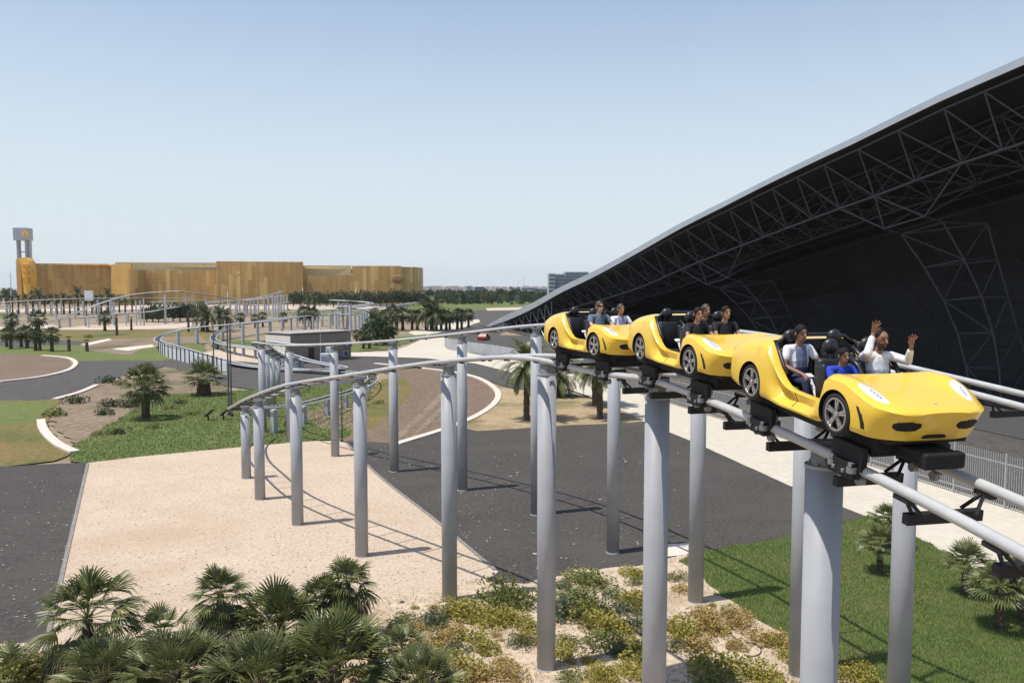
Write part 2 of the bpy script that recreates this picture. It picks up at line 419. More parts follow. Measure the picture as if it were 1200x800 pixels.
# tyre tracks, stones, pale scuffs as real pebbles
m = MB()
for k in range(1500):
    x, y = rnd.uniform(52, 580), rnd.uniform(520, 770)
    g = G(x, y)
    r_ = rnd.uniform(.01, .03)
    m.ell(g+Vector((0,0,.16*0+LAY[0]*.004)), r_*1.4, r_, r_*.8, 5, 3, jit=.25)
tag(m.build('pebbles', simple('pebble', (.48,.37,.27), .9, noise=.4, scale=3.)), 'loose pale pebbles scattered over the gravel lot', kind='stuff')
m = MB()
for k in range(200):
    x, y = rnd.uniform(420, 800), rnd.uniform(525, 690)
    g = G(x, y)
    if y < 520+ (x-440)*.0: continue
    r_ = rnd.uniform(.012, .035)*(2.2 if rnd.random() < .05 else 1)
    m.ell(g+Vector((0,0,LAY[0]*.004)), r_*1.6, r_, r_*.5, 5, 3, jit=.3)
for k in range(110):
    x, y = rnd.uniform(0, 100), rnd.uniform(552, 740)
    g = G(x, y); r_ = rnd.uniform(.012, .035)
    m.ell(g+Vector((0,0,LAY[0]*.004)), r_*1.6, r_, r_*.5, 5, 3, jit=.3)
tag(m.build('debris', simple('pale_debris', (.5,.46,.4), .9, noise=.3, scale=3.)), 'pale stones and litter strewn on the dark asphalt', kind='stuff')

# ================================================================== GRASS
M_grass = leaf_mat('grass_blade', (.13,.19,.045), (.26,.32,.095), .6, .25, .6)
M_grassdry = leaf_mat('dry_blade', (.15,.12,.045), (.30,.22,.10), .7, .2, .6)
def blades(poly, n, hmin, hmax, wd, near=0., keep=None):
    m = MB(); xs = [p.x for p in poly]; ys = [p.y for p in poly]
    x0, x1, y0, y1 = min(xs), max(xs), min(ys), max(ys); k = 0; tries = 0
    while k < n and tries < n*12:
        tries += 1
        x = rnd.uniform(x0, x1); y = y0+(y1-y0)*rnd.random()**(1+near)
        if keep and not keep(x, y): continue
        if not inpoly(x, y, poly): continue
        k += 1; a = rnd.uniform(0, 2*math.pi); h = rnd.uniform(hmin, hmax); ln = rnd.uniform(.0, .8)*h
        dx, dy = math.cos(a)*wd, math.sin(a)*wd
        b = Vector((x, y, LAY[0]*.004-.06)); ld = Vector((rnd.uniform(-1,1)*ln, rnd.uniform(-1,1)*ln, 0))
        m.tri(b-Vector((dx,dy,0)), b+Vector((dx,dy,0)), b+ld+Vector((0,0,h+.06)))
    return m
inview = lambda x, y: abs(x/y) < .68 and y > 14
tag(blades(g_lawn, 110000, .05, .12, .016, .55, inview).build('grass', M_grass), 'mown green grass of the lawn by the palms', kind='stuff')
tag(blades(g_lawn_left, 30000, .03, .07, .03, .1).build('grass', M_grass), 'green grass of the lawn left of the curving track', kind='stuff')
tag(blades(g_scrub, 9000, .04, .16, .012, .2, lambda x, y: abs(x/y) < .66 and y > 17).build('grass', M_grassdry), 'dry straw-coloured grass between the shrubs on the sand bank', kind='stuff')
# ================================================================== COASTER TRACKS
M_rail = simple('rail_paint', (.46,.46,.455), .33, 0., noise=.06, scale=3.)
M_tie = simple('dark_steel', (.012,.012,.014), .6, .1, noise=.2, scale=8.)
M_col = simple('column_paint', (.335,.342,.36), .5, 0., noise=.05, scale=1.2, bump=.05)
M_neck = simple('neck_paint', (.22,.225,.245), .5, .2, noise=.1)
M_bolt = simple('bolt_steel', (.62,.62,.62), .35, .6)
M_bed = simple('track_bed_steel', (.05,.05,.06), .6, .2)

near = [((980,484),10.1),((883,447),12.05),((812,424),14.25),((749,407),16.4),((695,396),18.5),((644,393),20.6)]
Wn = [P(p[0], p[1], Y) for p, Y in near]
Ac = []
for i, p in enumerate(Wn):
    t = Wn[min(i+1,5)]-Wn[max(i-1,0)]; t.z = 0; t.normalize()
    n = Vector((t.y, -t.x, 0))      # to the right of travel away = +X side
    if n.x < 0: n = -n
    Ac.append(p+n*.78+Vector((0,0,-.67)))
Aspec = [(289,563,474),(305,588,466),(349,618,450.5),(424,655,438.5),(527,708,423.5),(640,788,419)]
Acols = [TP(*q) for q in Aspec]
A_pts = [Vector((6.35,2.6,7.55)), Vector((5.62,6.6,8.33))]+[Ac[0], Ac[1], Ac[2], Ac[3], Ac[4]]
A_pts[-1].z = 9.0
A_pts += [Acols[5], Acols[4], Acols[3], Acols[2], Acols[1], Acols[0], TP(280,543,478.5), TP(289,524,479), TP(311,512,477.5), TP(332,506,476), TP(356,498,473), TP(387,486,465), TP(416,473,457), TP(433,461,448), TP(437,452,442), TP(428,444.5,438), TP(400,440,435)]
A_line = catmull(A_pts, .35)
A2_pts = [A_pts[-1], TP(350,437,433), TP(296,433,429), TP(262,427,422), TP(240,422.5,416), TP(222,418,410.5), TP(203,413.5,405), TP(189,410,401), TP(185,407,397.5), TP(193,404.5,392), TP(209,403.5,387), TP(231,403,383.5), TP(260,403,381), TP(290,402,378.5), TP(318,397,376), TP(357,388,370.5), TP(395,385,367)]
A2_line = catmull(A2_pts, .9)
Bspec = [(628,606,381.5),(542,577,391),(462,555,399),(393,537,403),(340,520,404)]
Bcols = [TP(*q) for q in Bspec]
Bright = [Vector((9.55,19.2,8.98)), Vector((8.0,22.6,9.42)), Vector((6.35,27.6,9.62)), Vector((4.15,32.8,9.55))]
g = G(718,651); Bright[3] = Vector((g.x, g.y, 9.55)); g = G(815,709); Bright[2] = Vector((g.x, g.y, 9.6)); g = G(935,796); Bright[1] = Vector((g.x, g.y, 9.4))
Bback = [Vector((-18.8,60.,P(300,401,60).z)), Vector((-20.6,67.,5.9)), Vector((-22.2,74.,5.)), Vector((-23.5,80.,4.2))]
B_pts = [Vector((12.2,5.5,7.6)), Vector((11.6,11.2,8.25)), Vector((10.55,16.3,8.68))]+Bright+Bcols+Bback+[Vector((-24.,88,3.0)), TP(336,447,434), TP(362,444.5,433.5), TP(390,441.5,432)]
B_line = catmull(B_pts, .35)
B2_pts = [B_pts[-1], TP(400,439.5,431.5), TP(402,437.5,430), TP(392,437,428.5), TP(360,435,422), TP(346,432,417.5), TP(320,425.5,412), TP(297,420,408), TP(275,415.5,405), TP(261,411.5,402.5), TP(252,408,399), TP(250,404,396), TP(255,400,390), TP(268,397,385), TP(300,392,377), TP(345,387,371.5), TP(400,384,366.5), TP(440,380,361), TP(490,372,354)]
B2_line = catmull(B2_pts, .9)

def frame(line, i):
    t = line[min(i+1, len(line)-1)]-line[max(i-1, 0)]; t.normalize()
    n = Vector((t.y, -t.x, 0)).normalized()
    return t, n, n.cross(t)
def arclen(line):
    s = [0.]
    for i in range(1, len(line)): s.append(s[-1]+(line[i]-line[i-1]).length)
    return s
GA = .55      # half gauge
def track(line, label, ties=0., rail_r=.07, bed=False, seg=10, name='coaster_track', tie_max=100, gauge=GA):
    root = thing(name, label, 'coaster track', line[0])
    off = line[0]
    for sg in (-1, 1):
        m = MB(); m.tube([p+frame(line, i)[1]*gauge*sg for i, p in enumerate(line)], rail_r, seg)
        m.build('rail', M_rail, root, True, off=off)
    if bed:
        m = MB(); rows = []
        for i, p in enumerate(line):
            t, n, u = frame(line, i)
            rows.append([p+n*gauge*.86-u*.02, p+n*gauge*.86-u*.16, p-n*gauge*.86-u*.16, p-n*gauge*.86-u*.02])
        m.grid(rows, closed=True); m.build('track_bed', M_bed, root, off=off)
    if ties:
        s = arclen(line); nxt = ties*.5; cnt = 0; rest = MB()
        for i in range(1, len(line)):
            if s[i] < nxt: continue
            nxt += ties; t, n, u = frame(line, i); p = line[i]; rot = Matrix((t, n, u)).transposed()
            m = MB() if cnt < tie_max else rest
            if s[i] < 16: m.box(p-u*.34, (.10,1.02,.13), rot)
            else:
                m.tube([p-n*(gauge-.03)-u*.03, p+n*(gauge-.03)-u*.03], .035, 6)
                for sg in (-1, 1): m.box(p+n*gauge*sg-u*.085, (.16,.07,.04), rot)
            for sg in ((-1, 1) if s[i] < 16 else ()):
                e = p+n*gauge*sg-u*.06
                for q in (-.12, .12): m.tube([e, p+n*gauge*sg*.62-u*.30+t*q], .024, 5)
                m.box(e-u*.03, (.26,.10,.05), rot)
            if cnt < tie_max: m.build('crosstie', M_tie, root, off=off)
            cnt += 1
        if cnt > tie_max: tag(rest.build('crosstie', M_tie, root, off=off), kind='stuff')
    return root
trA = track(A_line, 'grey tube track under the yellow cars curving down to the low loop by the lawn', ties=1.5)
trA2 = track(A2_line, 'pale low track swinging along the white wall panels at the left', rail_r=.11, bed=True, seg=6)
trB = track(B_line, 'second grey tube track curving behind the yellow cars on the tall rear columns', ties=1.5)
trB2 = track(B2_line, 'dark bedded track coil around the small gravel pad beside the brown hut', rail_r=.11, bed=True, seg=6)

def column(base, ztop, label, group, r=.265, parts=True, detail=28, seed=0):
    h = ztop-base.z
    root = thing('support_column', label, 'column', (base.x, base.y, 0), group=group)
    m = MB(); m.lathe([(r,-.3),(r,h-.02)], seg=detail); m.build('shaft', M_col, root, True).data.polygons.foreach_set('use_smooth', [len(p.vertices) == 4 for p in root.children[0].data.polygons])
    m = MB(); m.lathe([(r+.012,h-.05),(r+.012,h),(0,h+.002)], seg=detail); m.build('flange', M_col, root)
    m = MB()
    m.lathe([(r*.80,h+.002),(r*.72,h+.10),(r*.70,h+.24),(r*.9,h+.27),(r*.9,h+.29)], seg=20); m.box((0,0,h+.32), (.50,.16,.08), bev=.01)
    for k in range(8):
        a = k*math.pi/4; m.lathe([(.022,0),(.022,.04),(0,.041)], (math.cos(a)*r*.8, math.sin(a)*r*.8, h+.003), seg=6)
    m.build('head_bracket', M_neck, root)
    m = MB(); a = seed*3
    a = -.62
    m.lathe([(.035,0),(.035,.06),(.0,.07)], (math.cos(a)*r, math.sin(a)*r, 1.3), 'y', 8)
    m.lathe([(r+.02,-.2),(r+.02,.17),(r,.18)], seg=detail)
    m.build('base_collar', M_col, root)
    return root
Alab = ['leftmost short support column where the near track bends away', 'second short column from the left under the near track bend', 'third column from the left carrying the near track over the gravel lot',
        'fourth column from the left of the near track with its foot on the gravel lot', 'tall column standing at the shrubby right corner of the gravel lot', 'tall column below the tail of the rear yellow car']
for q, b, lb in zip(Aspec, Acols, Alab):
    column(Vector((b.x, b.y, 0)), b.z-.43, lb, 'columns under the near track')
s = arclen(A_line)
def on(line, Y):
    i = min(range(len(line)//2), key=lambda k: abs(line[k].y-Y)); return line[i], i
for Y, lb in ((11.7,'thickest nearest column, standing below the front yellow car'), (17.2,'thick grey column below the middle yellow car')):
    p, i = on(A_line, Y); column(Vector((p.x, p.y, 0)), p.z-.43, lb, 'columns under the near track')
Blab = ['slim column half hidden behind the tall column at the tail of the train', 'slim column on the asphalt beside the corner shrub column', 'slim column on the brown dirt bed edge', 'slim column rising at the far edge of the gravel lot', 'slim column behind the third column of the near track']
for b, lb in zip(Bcols, Blab): column(Vector((b.x, b.y, 0)), b.z-.43, lb, 'columns under the rear track')
for b, lb in zip(Bback, ['first and tallest of the receding column row at the bend of the rear track', 'second column of the receding row at the rear track bend', 'third column of the receding row at the rear track bend', 'last and shortest column of the receding row at the rear track bend']):
    column(Vector((b.x, b.y, 0)), b.z-.43, lb, 'columns under the rear track')
for b, lb in zip(Bright, ['grey column on the lawn in front of the palms at the right', 'slim column at the lawn edge beside the thickest column', 'slim column standing where the lawn corner meets the asphalt', 'slim column in the middle of the dark asphalt lot']):
    column(Vector((b.x, b.y, 0)), b.z-.43, lb, 'columns under the rear track')

# --- stub posts of the low tracks
stub = MB(); stub.box((0,0,.5), (.5,.34,1.0), bev=.03); stub_me = stub.mesh('concrete_post', simple('post_grey', (.42,.43,.46), .8, noise=.1))
lowl = {0:'grey concrete stub post under the low loop beside the lawn', 1:'pale stub post under the distant low track by the hut'}
def stubs(line, step, s0, s1, zoff, kind):
    sl = arclen(line); nxt = s0
    for i in range(len(line)):
        if sl[i] >= nxt and sl[i] <= s1:
            nxt += step; t, n, u = frame(line, i); p = line[i]; h = p.z-zoff
            if h < .3: continue
            o = link_mesh('track_post', stub_me, None, (p.x, p.y, 0)); o.scale = (1, 1, h); o.rotation_euler = (0, 0, math.atan2(t.y, t.x))
            tag(o, lowl[kind], 'post', 'stub posts of the low track' if kind == 0 else 'stub posts of the distant tracks')
iA = min(range(len(A_line)), key=lambda k: (A_line[k]-A_pts[14]).length)
stubs(A_line, 4.6, s[iA], s[-1], .18, 0)
stubs(A2_line, 5., 2., 60., .2, 1)
stubs(B2_line, 5., 2., 90., .2, 1)

# --- white wall panels with dark posts along the low track (left)
M_panel = simple('white_panel', (.62,.63,.66), .7, noise=.05)
wall = [G(187,414), G(194,418), G(208,422.5), G(228,428), G(250,434.5), G(266,440)]
wl = catmull(wall, 2.6)
root = thing('barrier_wall', 'curved white panel barrier with dark posts along the low track', 'barrier wall', wl[0])
for i in range(len(wl)-1):
    a, b = wl[i], wl[i+1]; d = (b-a); mid = (a+b)/2-wl[0]; L_ = d.length
    rot = Matrix.Rotation(math.atan2(d.y, d.x), 3, 'Z')
    m = MB(); m.box(mid+Vector((0,0,.85)), (L_-.03,.08,1.7), rot); m.build('panel', M_panel, root)
    m = MB(); m.box(a-wl[0]+rot@Vector((0,-.1,.95)), (.14,.12,2.2), rot); m.build('post', M_tie, root)

# ------------------------------------------------------------------ distant tracks
def far_track(pts, label, r=.13, step=1.5):
    return track(catmull(pts, step), label, rail_r=r, bed=True, seg=5)
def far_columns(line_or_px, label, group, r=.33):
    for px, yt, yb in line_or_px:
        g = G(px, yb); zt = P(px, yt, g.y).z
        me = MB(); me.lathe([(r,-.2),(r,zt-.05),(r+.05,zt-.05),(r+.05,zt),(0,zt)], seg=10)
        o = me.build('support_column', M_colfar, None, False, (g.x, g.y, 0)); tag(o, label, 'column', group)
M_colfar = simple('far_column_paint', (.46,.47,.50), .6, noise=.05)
C_pts = [TP(30,386,381), TP(45,386,379), TP(56,385,376.5), TP(82,383,369.5), TP(100,382,362.5), TP(117,381.5,356), TP(134,381,350.5), TP(152,380,346), TP(175,380,343), TP(194,379,341.8), TP(219,374,342.2), TP(242,371,345), TP(262,370,348), TP(278,368,350), TP(300,366,349), TP(320,365,344.5), TP(330,362,340.5)]
far_track(C_pts, 'pale hump of distant track rising above the pink pad')
C2_pts = [TP(95,383,372), TP(117,383,369.5), TP(140,382,367), TP(167,381,366), TP(195,379,361.5), TP(219,376,358), TP(242,373,355), TP(270,370,352.5), TP(300,368,351), TP(320,366,347)]
far_track(C2_pts, 'lower pale distant track crossing below the hump')
D_pts = [TP(-60,379,356), TP(0,378,354.5), TP(30,377,352.5), TP(60,375,351), TP(100,372,349.7), TP(140,370,349), TP(180,368,349), TP(230,367,350)]
far_track(D_pts, 'level distant track at the left edge in front of the dark palms')
E_pts = [TP(150,370,348), TP(180,368,358), TP(205,367,352), TP(240,366,350)]
hc = G(416,388)
def helix(c, r0, z0, z1, turns, a0):
    out = []
    n = int(turns*28)
    for k in range(n+1):
        a = a0+turns*2*math.pi*k/n; out.append(Vector((c.x+r0*math.cos(a), c.y+r0*1.3*math.sin(a), z0+(z1-z0)*k/n)))
    return out
hx = helix(hc, 4.1, 4.3, 7.6, 1.75, -2.4)
track([A2_line[-1]]+hx+[Vector((hc.x-8, hc.y+9, 7.7))], 'coiled pale track of the distant helix beside the palm row', rail_r=.13, bed=True, seg=5, name='coaster_track')
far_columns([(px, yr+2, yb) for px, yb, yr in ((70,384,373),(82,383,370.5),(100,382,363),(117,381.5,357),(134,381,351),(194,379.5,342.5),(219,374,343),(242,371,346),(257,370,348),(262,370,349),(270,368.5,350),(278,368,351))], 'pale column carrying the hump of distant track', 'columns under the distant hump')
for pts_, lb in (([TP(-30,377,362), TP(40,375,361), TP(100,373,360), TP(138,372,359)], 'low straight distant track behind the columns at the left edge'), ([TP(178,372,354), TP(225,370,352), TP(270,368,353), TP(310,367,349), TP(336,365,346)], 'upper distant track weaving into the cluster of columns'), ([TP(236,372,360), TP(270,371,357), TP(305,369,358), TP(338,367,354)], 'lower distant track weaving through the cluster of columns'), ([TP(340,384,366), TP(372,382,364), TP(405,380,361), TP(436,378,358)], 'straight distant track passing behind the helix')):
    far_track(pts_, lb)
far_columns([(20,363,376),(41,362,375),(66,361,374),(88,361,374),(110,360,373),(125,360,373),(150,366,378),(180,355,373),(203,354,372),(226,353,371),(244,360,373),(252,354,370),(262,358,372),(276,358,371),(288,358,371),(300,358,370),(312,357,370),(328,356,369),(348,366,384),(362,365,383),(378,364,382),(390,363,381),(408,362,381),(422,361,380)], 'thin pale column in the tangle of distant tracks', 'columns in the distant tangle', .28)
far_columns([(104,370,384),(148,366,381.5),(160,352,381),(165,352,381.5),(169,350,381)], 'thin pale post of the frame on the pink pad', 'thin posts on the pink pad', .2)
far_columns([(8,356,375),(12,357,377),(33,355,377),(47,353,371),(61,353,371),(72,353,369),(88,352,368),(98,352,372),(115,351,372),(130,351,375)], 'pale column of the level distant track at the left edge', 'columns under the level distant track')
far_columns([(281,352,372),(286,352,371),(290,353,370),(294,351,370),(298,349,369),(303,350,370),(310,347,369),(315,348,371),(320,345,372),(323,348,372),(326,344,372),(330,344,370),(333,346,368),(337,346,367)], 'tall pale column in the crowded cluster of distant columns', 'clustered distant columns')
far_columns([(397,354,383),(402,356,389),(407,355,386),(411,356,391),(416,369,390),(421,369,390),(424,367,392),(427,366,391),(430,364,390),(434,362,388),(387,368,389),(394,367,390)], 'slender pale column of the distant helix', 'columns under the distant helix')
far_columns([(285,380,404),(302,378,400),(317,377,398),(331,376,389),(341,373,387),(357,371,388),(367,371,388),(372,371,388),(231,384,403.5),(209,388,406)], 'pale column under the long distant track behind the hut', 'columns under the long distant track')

# ================================================================== TRAIN
def seat_axis(line):
    sl = arclen(line)
    def at(d):
        import bisect
        i = max(1, min(len(line)-1, bisect.bisect(sl, d)))
        f = (d-sl[i-1])/(sl[i]-sl[i-1]); return line[i-1].lerp(line[i], f)
    return at, sl
atA, sA = seat_axis(A_line)
i0 = min(range(200), key=lambda k: (A_line[k]-Ac[0]).length)
S0 = sA[i0]; WB = 2.05; CARP = 4.36
car_frames = []
for k in range(3):
    f = atA(S0+k*CARP); r_ = atA(S0+k*CARP+WB)
    x = (f-r_).normalized(); y = Vector((0,0,1)).cross(x).normalized(); z = x.cross(y)
    Mx = Matrix((x, y, z)).transposed().to_4x4(); Mx.translation = f+z*.67
    car_frames.append(Mx)
M_yel = simple('yellow_paint', (.80,.52,.05), .30, 0., noise=.012, scale=2., coat=.5, spec=.45)
M_blk = simple('black_vinyl', (.012,.012,.014), .5, 0., noise=.2, scale=20.)
M_blk2 = simple('black_plastic', (.02,.02,.022), .38, 0., noise=.2, scale=12.)
M_tyre = simple('tyre_rubber', (.014,.014,.015), .8, 0., noise=.2, scale=20.)
M_rim = simple('alloy_rim', (.62,.62,.64), .28, .85, noise=.04)
M_gloss = simple('headlamp_glass', (.72,.74,.78), .12, 0., noise=.05, coat=.6)
M_lamp = simple('headlamp_marks', (.20,.21,.26), .4, 0., noise=.2)
M_white = simple('white_strap', (.75,.74,.72), .7, 0., noise=.05)
M_chas = simple('chassis_black', (.007,.007,.008), .75, 0., noise=.3, scale=6.)
M_grey = simple('roller_grey', (.25,.25,.255), .4, .4)

def car_body():
    key = [
     (.905, [(0,-.17),(.20,-.17),(.32,-.16),(.36,-.09),(.37,.08),(.36,.175),(.30,.195),(.2,.203),(.1,.207),(0,.208)]),
     (.87, [(0,-.18),(.32,-.18),(.48,-.165),(.52,-.09),(.53,.09),(.52,.185),(.43,.212),(.29,.222),(.14,.227),(0,.228)]),
     (.78, [(0,-.18),(.42,-.18),(.60,-.165),(.645,-.09),(.655,.09),(.64,.20),(.54,.235),(.37,.247),(.18,.252),(0,.254)]),
     (.585, [(0,-.18),(.48,-.18),(.72,-.16),(.765,-.08),(.775,.10),(.755,.235),(.63,.285),(.44,.29),(.22,.292),(0,.294)]),
     (.35, [(0,-.16),(.5,-.16),(.80,-.14),(.84,-.06),(.845,.15),(.815,.335),(.68,.39),(.48,.355),(.24,.345),(0,.343)]),
     (.05, [(0,-.16),(.5,-.16),(.82,-.14),(.86,-.05),(.865,.2),(.83,.42),(.69,.475),(.5,.42),(.25,.395),(0,.39)]),
     (-.17,[(0,-.17),(.5,-.17),(.82,-.15),(.86,-.05),(.865,.2),(.83,.42),(.70,.48),(.52,.45),(.26,.44),(0,.435)]),
     (-.27,[(0,-.18),(.5,-.18),(.82,-.16),(.86,-.06),(.865,.16),(.835,.37),(.71,.46),(.55,.455),(.28,.45),(0,.445)]),
     (-.31,[(0,-.18),(.5,-.18),(.82,-.16),(.86,-.06),(.86,.10),(.83,.24),(.71,.33),(.58,.32),(.3,.1),(0,.1)]),
     (-.36,[(0,-.2),(.5,-.2),(.82,-.18),(.86,-.08),(.85,.04),(.82,.105),(.72,.12),(.66,-.10),(.4,-.12),(0,-.12)]),
     (-.55,[(0,-.2),(.5,-.2),(.82,-.19),(.865,-.14),(.80,-.04),(.82,.075),(.71,.085),(.66,-.10),(.4,-.12),(0,-.12)]),
     (-.95,[(0,-.2),(.5,-.2),(.82,-.19),(.87,-.14),(.76,-.04),(.82,.08),(.71,.09),(.66,-.10),(.4,-.12),(0,-.12)]),
     (-1.12,[(0,-.2),(.5,-.2),(.82,-.19),(.87,-.14),(.70,-.02),(.82,.10),(.71,.11),(.66,-.10),(.4,-.12),(0,-.12)]),
     (-1.27,[(0,-.2),(.5,-.2),(.82,-.19),(.87,-.13),(.69,.0),(.82,.16),(.71,.18),(.66,-.10),(.4,-.12),(0,-.12)]),
     (-1.42,[(0,-.19),(.5,-.19),(.82,-.18),(.87,-.11),(.78,.09),(.825,.28),(.71,.32),(.66,-.08),(.4,-.12),(0,-.12)]),
     (-1.58,[(0,-.18),(.5,-.18),(.82,-.17),(.87,-.06),(.85,.2),(.825,.44),(.70,.50),(.65,.05),(.4,-.12),(0,-.12)]),
     (-1.74,[(0,-.17),(.5,-.17),(.82,-.16),(.87,-.05),(.865,.24),(.82,.56),(.68,.645),(.60,.4),(.4,0),(0,-.05)]),
     (-1.80,[(0,-.17),(.5,-.17),(.82,-.16),(.87,-.05),(.868,.24),(.82,.57),(.67,.665),(.5,.68),(.28,.68),(0,.68)]),
     (-2.05,[(0,-.16),(.5,-.16),(.82,-.15),(.87,-.05),(.87,.22),(.82,.54),(.66,.65),(.5,.685),(.25,.69),(0,.69)]),
     (-2.40,[(0,-.15),(.5,-.15),(.81,-.13),(.86,-.04),(.86,.2),(.81,.49),(.66,.6),(.48,.64),(.25,.65),(0,.65)]),
     (-2.70,[(0,-.12),(.48,-.12),(.76,-.10),(.81,-.02),(.81,.2),(.77,.42),(.62,.52),(.46,.555),(.24,.565),(0,.565)]),
     (-2.86,[(0,-.06),(.42,-.06),(.66,-.05),(.71,.02),(.71,.19),(.67,.33),(.55,.41),(.4,.44),(.2,.45),(0,.45)]),
     (-2.92,[(0,0),(.34,0),(.56,.01),(.6,.05),(.6,.17),(.57,.26),(.47,.33),(.34,.36),(.18,.37),(0,.37)])]
    xs = [k[0] for k in key]
    st = []
    for a, b in zip(key, key[1:]):
        n = max(1, int(round((a[0]-b[0])/.045)))
        for j in range(n): st.append((a, b, j/n))
    st.append((key[-2], key[-1], 1.))
    # smooth interpolation along x with monotone hermite
    def val(i, k, c):
        return key[max(0, min(len(key)-1, i))][1][k][c]
    rows = []
    for a, b, t in st:
        ia = key.index(a); x = a[0]+(b[0]-a[0])*t; row = []
        h = b[0]-a[0]
        for k in range(10):
            q = []
            for c in (0, 1):
                v0, v1 = val(ia, k, c), val(ia+1, k, c); d = (v1-v0)/h
                dp = d if ia == 0 else (v0-val(ia-1, k, c))/(key[ia][0]-key[ia-1][0])
                dn = d if ia+2 >= len(key) else (val(ia+2, k, c)-v1)/(key[ia+2][0]-key[ia+1][0])
                m0 = 0 if d*dp <= 0 else 2*d*dp/(d+dp); m1 = 0 if d*dn <= 0 else 2*d*dn/(d+dn)
                if ia == 0: m0 = d
                q.append(v0*(2*t**3-3*t*t+1)+m0*h*(t**3-2*t*t+t)+v1*(-2*t**3+3*t*t)+m1*h*(t**3-t*t))
            sm = lambda v: max(0., min(1., v))**2*(3-2*max(0., min(1., v)))
            row.append((x-.17*sm((.19-q[1])/.22)*sm((x-.42)/.46), q[0], q[1]))
        # subdivide the section with catmull for roundness
        half = [Vector(p) for p in row]; fine = []
        for k in range(9):
            p0, p1, p2, p3 = half[max(k-1,0)], half[k], half[k+1], half[min(k+2,9)]
            for u in (0, .5):
                if u == 0: fine.append(p1)
                else: fine.append((p1+p2)/2+((p1-p0)+(p2-p3))/24)
        fine.append(half[9])
        full = [Vector((p.x, -p.y, p.z)) for p in fine][:0]
        right = [Vector((p.x, p.y, p.z)) for p in fine]            # y>0 from bottom centre to top centre
        left = [Vector((p.x, -p.y, p.z)) for p in fine[1:-1]][::-1]   # back down on the other side
        rows.append(right+left)
    m = MB(); w_ = len(rows[0]); m.grid(rows, closed=True)
    m.face(tuple(range(w_))); k = len(m.v); m.face(tuple(range(k-w_, k))[::-1])
    me = m.mesh('body_raw', [M_yel, M_blk], True, clean=True)
    for p in me.polygons:      # black cockpit lining
        c = p.center
        if -1.80 < c.x < -.29 and abs(c.y) < .672 and -.16 < c.z < .66 and p.normal.dot(Vector((0, -c.y, .0001))) > -.2*abs(c.y) :
            if abs(c.y) > .6 and p.normal.y*c.y > -.2*abs(c.y): continue
            p.material_index = 1
    o = bpy.data.objects.new('body_raw', me); COL.objects.link(o)
    cut = MB()
    for x in (0, -WB):
        for sg in (-1, 1): cut.lathe([(.315,.60),(.315,1.0)] if sg > 0 else [(.315,-1.0),(.315,-.60)], (x,0,.0), 'y', 40)
    cme = cut.mesh('cut', [M_blk], False, clean=True); co = bpy.data.objects.new('cut', cme); COL.objects.link(co)
    md = o.modifiers.new('b', 'BOOLEAN'); md.object = co; md.operation = 'DIFFERENCE'; md.solver = 'EXACT'; md.material_mode = 'TRANSFER'
    res = eval_mesh(o); res.name = 'body'
    bpy.data.objects.remove(o); bpy.data.objects.remove(co)
    res.polygons.foreach_set('use_smooth', [True]*len(res.polygons))
    return res
body_me = car_body()
bmt = bmesh.new(); bmt.from_mesh(body_me); body_bvh = BVHTree.FromBMesh(bmt)
# sharp edges at the wheel arches and cockpit lip
for e in bmt.edges:
    if len(e.link_faces) == 2 and e.calc_face_angle(0) > R(38): e.smooth = False
bmt.to_mesh(body_me); bmt.free()

def patch(uvs, origin, direction, lift, mat_idx, mb, n=8):
    """drape a closed outline (list of 3D start points) on the body as a filled fan with rings"""
    c = sum(uvs, Vector())/len(uvs); rings = []
    for k in range(n, 0, -1):
        ring = []
        for p in uvs:
            q = c.lerp(p, k/n); h, nn, _, _ = body_bvh.ray_cast(q-direction*2, direction)
            if h is None: h, nn = q, -direction
            ring.append(h+nn*(lift if k < n else -.004))
        rings.append(ring)
    mb.grid(rings, mat_idx, closed=True)
    h, nn, _, _ = body_bvh.ray_cast(c-direction*2, direction)
    b = len(mb.v); mb.v.append(h+nn*lift); L_ = len(uvs)
    for j in range(L_): mb.face((b-L_+j, b-L_+(j+1) % L_, b), mat_idx)
def ellipse(c, a, b, ang, plane, n=20, sharp=1.):
    out = []
    for k in range(n):
        t = 2*math.pi*k/n; u, v = a*math.cos(t), b*math.sin(t)*(1-.35*sharp*math.cos(t))
        u, v = u*math.cos(ang)-v*math.sin(ang), u*math.sin(ang)+v*math.cos(ang)
        out.append(Vector((c[0]+u, c[1]+v, c[2])) if plane == 'xy' else Vector((c[0]+u, c[1], c[2]+v)) if plane == 'xz' else Vector((c[0], c[1]+u, c[2]+v)))
    return out
DN = Vector((0,0,-1))
def headlight_mesh(sg):
    m = MB(); patch(ellipse((.42, sg*.63, 0), .24, .095, -sg*.22, 'xy', 24, .6), None, DN, .006, 0, m, 6)
    return m.mesh('headlight', [M_gloss], True)
def lampmark_mesh(sg):
    m = MB()
    for k in range(4):
        patch(ellipse((.38+k*.045, sg*(.645-k*.012), 0), .034, .022, -sg*.5, 'xy', 8, 0), None, DN, .010, 0, m, 2)
    return m.mesh('lamp_insert', [M_lamp], True)
def intake_mesh(sg):
    m = MB(); d = Vector((-1, 0, 0))
    pts = [Vector((0, sg*(.42+u*.8), .015+v*.85)) for u, v in ((-.22,.005),(-.20,.06),(-.11,.08),(.04,.083),(.16,.077),(.22,.045),(.21,-.015),(.14,-.06),(.0,-.07),(-.14,-.055))]
    pts = [p-d*(p.dot(d)) + Vector((.8,0,0))*0 for p in pts]
    pts = [p + Vector((.8, 0, 0)) for p in pts]
    patch(pts, None, d, .013, 0, m, 8)
    return m.mesh('bumper_intake', [M_chas], True)
